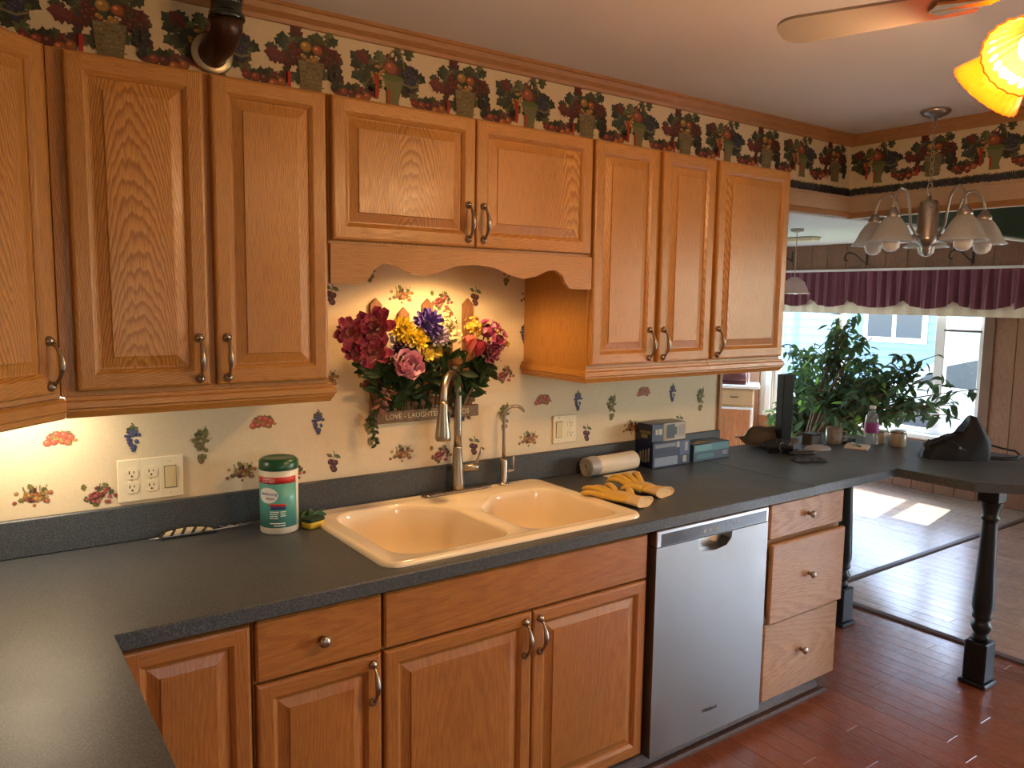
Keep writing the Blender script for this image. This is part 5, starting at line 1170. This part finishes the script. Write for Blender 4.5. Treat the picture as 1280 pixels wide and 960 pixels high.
# ------------------------------------------------------------------ the sunroom
# valance curtain
vc = thing('window_valance', 'burgundy scalloped valance with cream lining across the sunroom window', 'curtain', (XF - .10, 0, 1.93))
cusp = [2.92, 2.52, 2.13, 1.74, 1.23, .80, .33, .20]
def vbot(y):
    for a, b in zip(cusp, cusp[1:]):
        if b <= y <= a: t = (y - b) / (a - b); return 1.668 - .070 * min(1, (sin(pi * t) ** .55 if b > .25 else t * 1.0))
    return 1.65
NV = 420; y0v, y1v = .20, 2.92; m = MB()
def cur(th):
    def f(u, v):
        y = y0v + (y1v - y0v) * u; zb_ = vbot(y); z = 1.925 + (zb_ - 1.925) * v; a = .010 + .012 * v
        return (th - a * sin(y * 62 + .8 * sin(y * 9)) - .4 * a * sin(y * 141 + 2), y, z - 1.93)
    return f
m.sheet(cur(.0), NV, 7); m.build('burgundy_cloth', 'burgundy', vc, fix=False)
m = MB()
def lin(u, v): y = y0v + (y1v - y0v) * u; a = .012; return (.034 - a * sin(y * 48) * .5, y, 1.80 + (1.538 - 1.80) * v - 1.93)
m.sheet(lin, 260, 4); m.build('cream_lining', 'lining', vc, fix=False)
m = MB(); m.tube([(.0, y0v - .05, .006), (.0, y1v + .05, .006)], .010, 10); m.box(-.012, .014, y0v - .03, y1v + .02, -.003, .018, .003); m.build('rod', 'frame_white', vc)
for y in (.25, 1.5, 2.8): m = MB(); m.box(.012, .087, y - .008, y + .008, 0, .014, .001); m.build('bracket', 'frame_white', vc)
# blind on the right sash
bd = thing('window_blind', 'raised white mini blind stacked over the narrow right sash', 'blind', (XF - .004, .745, 1.42))
for i in range(9): m = MB(); m.box(-.028, .0, -.145, .145, .012 + i * .019, .0145 + i * .019, .0008); m.build('slat', 'blind', bd)
m = MB(); m.box(-.030, .002, -.147, .147, -.012, .006, .003); m.build('bottom_rail', 'frame_brown', bd)
m = MB(); m.box(-.034, .004, -.15, .15, .185, .225, .003); m.build('head_rail', 'blind', bd); 
for y in (-.1, .1): m = MB(); m.tube([(-.014, y, .0), (-.014, y, .19)], .001, 5); m.build('cord', 'frame_white', bd)
m = MB(); m.tube([(-.033, .135, .19), (-.035, .135, -.2), (-.035, .136, -.55)], .002, 6); m.build('wand', 'grey_text', bd)
# hooks
for y, z, lab in ((2.43, 2.09, 'black iron plant hook nearest the kitchen cabinets'), (1.635, 2.045, 'black iron plant hook over the middle of the window'), (.707, 2.035, 'black iron plant hook nearest the dark green beam')):
    t = thing('plant_hook', lab, 'hook', (XF - .013, y, z), 0, 'plant hooks over the window')
    m = MB(); m.box(-.004, 0, -.008, .008, -.06, .05, .001); m.build('back_plate', 'iron', t); m = MB(); m.tube([(-.004, 0, -.045), (-.05, .02, -.02), (-.12, .05, .035), (-.17, .075, .05), (-.205, .09, .03), (-.215, .095, -.005), (-.20, .09, -.03), (-.185, .082, -.02)], .006, 8); m.build('arm', 'iron', t)
# ceiling panel lamp, pendant
t = thing('ceiling_lamp', 'small rectangular lamp on the white sunroom ceiling', 'lamp', (5.70, 1.72, 2.1895)); m = MB(); m.box(-.06, .06, -.17, .17, -.035, 0, .006); m.build('diffuser', 'ivory', t); m = MB(); m.box(-.066, .066, -.178, .178, -.010, -.0005, .003); m.build('rim', 'pewter', t)
t = thing('pendant_lamp', 'pale pink glass bell pendant hanging before the valance beside the cabinet', 'lamp', (5.0, 1.245, 2.1895)); m = MB(); m.lathe([(0, 0), (.05, 0), (.045, -.02), (.01, -.03), (0, -.03)], n=20, caps=False); m.build('canopy', 'chand_nickel', t)
m = MB(); m.tube([(0, 0, -.03), (0, 0, -.36)], .003, 8); m.build('cord', 'chand_nickel', t); m = MB(); m.lathe([(.02, -.36), (.04, -.372), (.075, -.40), (.098, -.45), (.105, -.475), (.12, -.485), (.116, -.487), (.10, -.477), (.07, -.405), (.02, -.365)], n=32, caps=False); m.build('bell_shade', 'pink_shade', t)
# dresser
ds = thing('dresser', 'pine dresser with white top, drawer and beaded door beyond the kitchen wall end', 'dresser', (6.20, 2.45, 0), radians(38))
m = MB(); m.grain = 'z'; m.off = soff(); m.box(.02, .40, .02, .78, .0, .775, .003); m.build('body', 'pine_pale', ds)
m = MB(); m.box(-.02, .42, -.03, .82, .776, .806, .006); m.build('top', 'white_paint', ds)
for k in range(2):
    m = MB(); m.grain = 'y'; m.off = soff(); m.box(.0, .0195, .03 + k * .375, .395 + k * .375, .615, .755, .004); d = m.build('drawer', 'pine_pale', ds); m = MB(); m.tube([(-.002, -.035, 0), (-.018, -.03, 0), (-.018, .03, 0), (-.002, .035, 0)], .006, 8); m.build('handle', 'iron', d, (0, .21 + k * .375, .69))
    m = MB(); m.box(.002, .0195, .03 + k * .375, .395 + k * .375, .08, .585, .003); d = m.build('door', 'white_paint', ds)
    for q in range(8): m = MB(); m.grain = 'z'; m.off = soff(); a = .05 + k * .375 + q * .041; m.box(-.004, .0015, a, a + .038, .10, .565, .003); m.build('bead_board', 'pine_orange', d, fix=False)
t = thing('bread_bin', 'dark red bin with white handle on top of the pine dresser', 'bin', (6.127, 2.673, .8065), radians(38)); m = MB(); m.tube([(.05, -.12, .07), (.05, -.11, .07), (.05, .11, .07), (.05, .12, .07)], [.058, .068, .068, .058], 20); m.box(-.015, .115, -.118, .118, 0, .03, .004); m.build('shell', 'maroon', t)
m = MB(); m.tube([(.04, -.135, .0), (.03, -.14, .06), (.03, -.138, .11), (.04, -.128, .13)], .007, 8); m.build('handle', 'white_paint', t)
# plant stand and plants
bn = thing('plant_bench', 'low wooden bench under the window holding the house plants', 'bench', (5.62, 1.52, 0), radians(40)); m = MB(); m.grain = 'x'; m.off = soff(); m.box(-.46, .46, -.14, .14, .22, .25, .004); m.build('seat', 'pine_orange', bn)
for x in (-.42, .42):
    for y in (-.1, .1): m = MB(); m.grain = 'z'; m.off = soff(); m.box(x - .02, x + .02, y - .02, y + .02, 0, .219, .003); m.build('leg', 'pine_orange', bn)
def leaf_mesh(cols):
    out = []
    for c in cols:
        m = MB()
        def fn(u, v):
            w_ = .46 * sin(pi * (v * .97 + .015)) ** .8 * (1 - .25 * v); return (v, (u - .5) * w_, -.16 * v * v + abs(u - .5) * w_ * .45)
        m.sheet(fn, 2, 5, colfn=lambda u, v: c); out.append(m.mesh('leaf', 'leaf', False))
    return out
LEAVES = leaf_mesh(((.085, .125, .080), (.065, .095, .066), (.105, .16, .09), (.075, .11, .08), (.20, .32, .08)))
def plant(label, base, potmat, blobs, seed, nst, n_single, n_stuff, size):
    r = random.Random(seed); t = thing('house_plant', label, 'plant', base, 0, 'leafy house plants before the sunroom window'); b0 = Vector(base)
    m = MB(); m.lathe([(0, 0), (.085, 0), (.095, .01), (.118, .17), (.125, .175), (.125, .2), (.112, .2), (.108, .18), (0, .18)], n=28, caps=False); pot = m.build('pot', potmat, t); m = MB(); m.lathe([(0, .186), (.108, .184), (.108, .182), (0, .182)], n=24, caps=False); m.build('soil', 'soil', pot)
    spots = []
    for k in range(nst):
        c, rad = r.choice(blobs); v = Vector((r.gauss(0, .5), r.gauss(0, .5), r.gauss(0, .5))); end = Vector((c[0] + v.x * rad[0], c[1] + v.y * rad[1], c[2] + v.z * rad[2])) - b0
        st_ = Vector((r.uniform(-.05, .05), r.uniform(-.05, .05), .18)); mid = Vector((st_.x * .5 + end.x * .38, st_.y * .5 + end.y * .38, st_.z * .42 + end.z * .62)); P = [((1 - q) ** 2) * st_ + 2 * q * (1 - q) * mid + q * q * end for q in [i / 10 for i in range(11)]]
        m = MB(); m.tube(P, [.009 * (1 - .8 * i / 10) + .0015 for i in range(11)], 7); m.build('stem', 'bark', t, fix=False)
        for q in range(3):
            a = P[r.randint(4, 8)]; e2 = a + Vector((r.gauss(0, .6) * rad[0], r.gauss(0, .8) * rad[1], r.gauss(.1, .6) * rad[2])) * .8
            m = MB(); m.tube([a, a.lerp(e2, .5) + Vector((0, 0, .03)), e2], [.004, .003, .0015], 5); m.build('twig', 'bark', t, fix=False)
            spots.append((a.lerp(e2, .5) + Vector((0, 0, .02)), e2, 1)); spots.append((a, e2, 1))
        spots += [(P[6], P[8], 1), (P[8], P[10], 1), (P[9], P[10], 1)]
    stuff = MB()
    for i in range(n_single + n_stuff):
        a, b, _ = r.choice(spots); p = a.lerp(b, r.random()) + Vector((r.gauss(0, .025), r.gauss(0, .025), r.gauss(0, .025))); ln = size * r.uniform(.7, 1.2); mi = 4 if r.random() < .04 else r.randrange(4)
        rot = (r.uniform(-.9, .9), r.uniform(-.2, 1.1), r.uniform(0, 2 * pi))
        if i < n_single: link('leaf', LEAVES[mi], t, p, rot, ln)
        else:
            me = LEAVES[mi]; M_ = Matrix.Translation(p) @ __import__('mathutils').Euler(rot).to_matrix().to_4x4() @ Matrix.Scale(ln, 4); c_ = ((.085, .125, .080), (.065, .095, .066), (.105, .16, .09), (.075, .11, .08), (.20, .32, .08))[mi]
            stuff.add([M_ @ v.co for v in me.vertices], [tuple(q.vertices) for q in me.polygons], smooth=True, col=c_)
    if n_stuff: o = stuff.build('foliage', 'leaf', t, fix=False); o['kind'] = 'stuff'
plant('tall bushy house plant in a terracotta pot nearest the kitchen cabinets', (5.62, 1.52, .25), 'terracotta', [((5.55, 1.56, 1.25), (.18, .18, .30)), ((5.6, 1.38, 1.12), (.2, .26, .36)), ((5.55, 1.55, .80), (.2, .18, .25)), ((5.5, 1.25, .85), (.2, .2, .2))], 21, 18, 295, 620, .088)
plant('dense house plant in a pale green pot rising over the middle of the window', (5.34, 1.29, .25), 'pot_green', [((5.5, 1.10, 1.42), (.16, .14, .16)), ((5.5, .90, 1.25), (.18, .26, .22)), ((5.5, .85, 1.02), (.18, .28, .24)), ((5.5, .66, 1.12), (.15, .16, .18)), ((5.45, .9, .72), (.15, .2, .16))], 22, 22, 295, 860, .090)
plant('arching house plant leaning far right behind the handbag', (5.89, 1.74, .25), 'terracotta', [((5.5, .34, 1.16), (.12, .17, .14)), ((5.5, .24, 1.00), (.12, .14, .16)), ((5.5, .44, .98), (.12, .18, .18)), ((5.5, .28, .84), (.1, .1, .12))], 23, 16, 295, 380, .090)

# ------------------------------------------------------------------ outdoors
m = MB(); m.sheet(lambda u, v: (XF + .12 + 50 * u, -30 + 65 * v, -.45 - .004 * 50 * u * 0), 4, 4, smooth=False); struct(m.build('ground_lawn', 'grass'))
m = MB(); m.box(8.9, 10.0, -30, 35, -.46, -.43); struct(m.build('ground_gravel', 'gravel')); m = MB(); m.box(10.0, 13.2, -30, 35, -.46, -.435); struct(m.build('ground_driveway', 'asphalt'))
hs = thing('neighbour_house', 'pale blue sided house with white window across the drive', 'house', (14.2, 9.5, -.45))
m = MB(); m.box(0, 6, -5, 7, 0, 3.6); m.build('wall', 'siding_blue', hs)
for k in range(20): m = MB(); z = .25 + k * .165; m.prism([(-.004, z), (-.03, z), (-.012, z + .165), (-.004, z + .165)], lambda a, b, d: (a, -5.0 + 12 * d, b)); m.build('siding_board', 'siding_blue', hs, fix=False)
m = MB(); m.prism([(-.5, 3.55), (3, 5.6), (6.5, 3.55)], lambda a, b, d: (a, -5.4 + 12.8 * d, b)); m.build('roof', 'roof_shingle', hs)
for yc in (-4.05, -1.0, 3.0):
    m = MB(); m.box(-.05, -.031, yc - .62, yc + .62, 1.35, 2.75, .004); wn = m.build('window', 'frame_white', hs)
    for sx in (-1, 1): m = MB(); m.box(-.056, -.0505, yc + sx * .28 - .24, yc + sx * .28 + .24, 1.45, 2.65); m.build('pane', 'car_glass', wn)
m = MB(); m.box(-.04, 0, -5.0, -4.86, 0, 3.6); m.box(-.04, 0, -5, 7, 0, .22); m.build('corner_trim', 'frame_white', hs)
cr = thing('parked_car', 'white car parked on the drive outside the right sash', 'car', (11.2, 1.55, -.435))
prof = [(-2.2, .35), (-2.25, .62), (-2.1, .82), (-1.35, .93), (-.75, 1.36), (-.4, 1.45), (.7, 1.45), (1.25, 1.30), (1.75, .98), (2.15, .90), (2.25, .6), (2.2, .35)]
m = MB(); loops = []
for x, k in ((-.86, .93), (-.80, 1.0), (.80, 1.0), (.86, .93)): loops.append([(x, a, .35 + (b - .35) * k) for a, b in prof])
m.rings(loops, True, True, smooth=False); m.build('car_body', 'car_white', cr)
for sx in (-1, 1):
    m = MB(); m.prism([(-1.22, .95), (-.72, 1.31), (-.38, 1.38), (.66, 1.38), (1.15, 1.24), (1.5, 1.0)], lambda a, b, d: (sx * (.862 + d * .006) * (1 if b < 1 else 1.0), a, b)); m.build('side_glass', 'car_glass', cr)
    for yy in (-1.4, 1.4): m = MB(); m.lathe([(0, 0), (.2, 0), (.32, .01), (.33, .1), (.33, .18), (0, .2)], (sx * .70, yy, .33), (sx, 0, 0), 24, caps=False); m.build('wheel', 'tyre', cr)
r = random.Random(77)
for i, (x, y, h) in enumerate(((22, -2, 6.0), (24, 3.0, 7.0), (13.6, 2.6, 1.3))):
    t = thing('garden_tree' if h > 3 else 'garden_shrub', ('broad leafy tree far behind the parked car', 'tall leafy tree beside the blue house', 'low green shrub past the drive by the blue house')[i], 'tree' if h > 3 else 'shrub', (x, y, -.45)); m = MB()
    for q in range(700):
        v = Vector((r.gauss(0, 1), r.gauss(0, 1), r.gauss(0, 1))).normalized() * r.uniform(.6, 1); p = Vector((v.x * h * .33, v.y * h * .33, h * .62 + v.z * h * .36)); a, b, n = basis(v + Vector((r.gauss(0, .5), r.gauss(0, .5), r.gauss(0, .5)))); s_ = h * .04
        m.add([p - a * s_, p + b * s_ * .5, p + a * s_, p - b * s_ * .5], [(0, 1, 2, 3)], col=(.06 * r.uniform(.6, 1.4), .14 * r.uniform(.6, 1.4), .03))
    o = m.build('foliage', 'vegetation', t, fix=False); o['kind'] = 'stuff'; m = MB(); m.tube([(0, 0, 0), (0, .05, h * .3), (.1, 0, h * .6)], [h * .03, h * .022, h * .012], 8); m.build('trunk', 'bark', t)
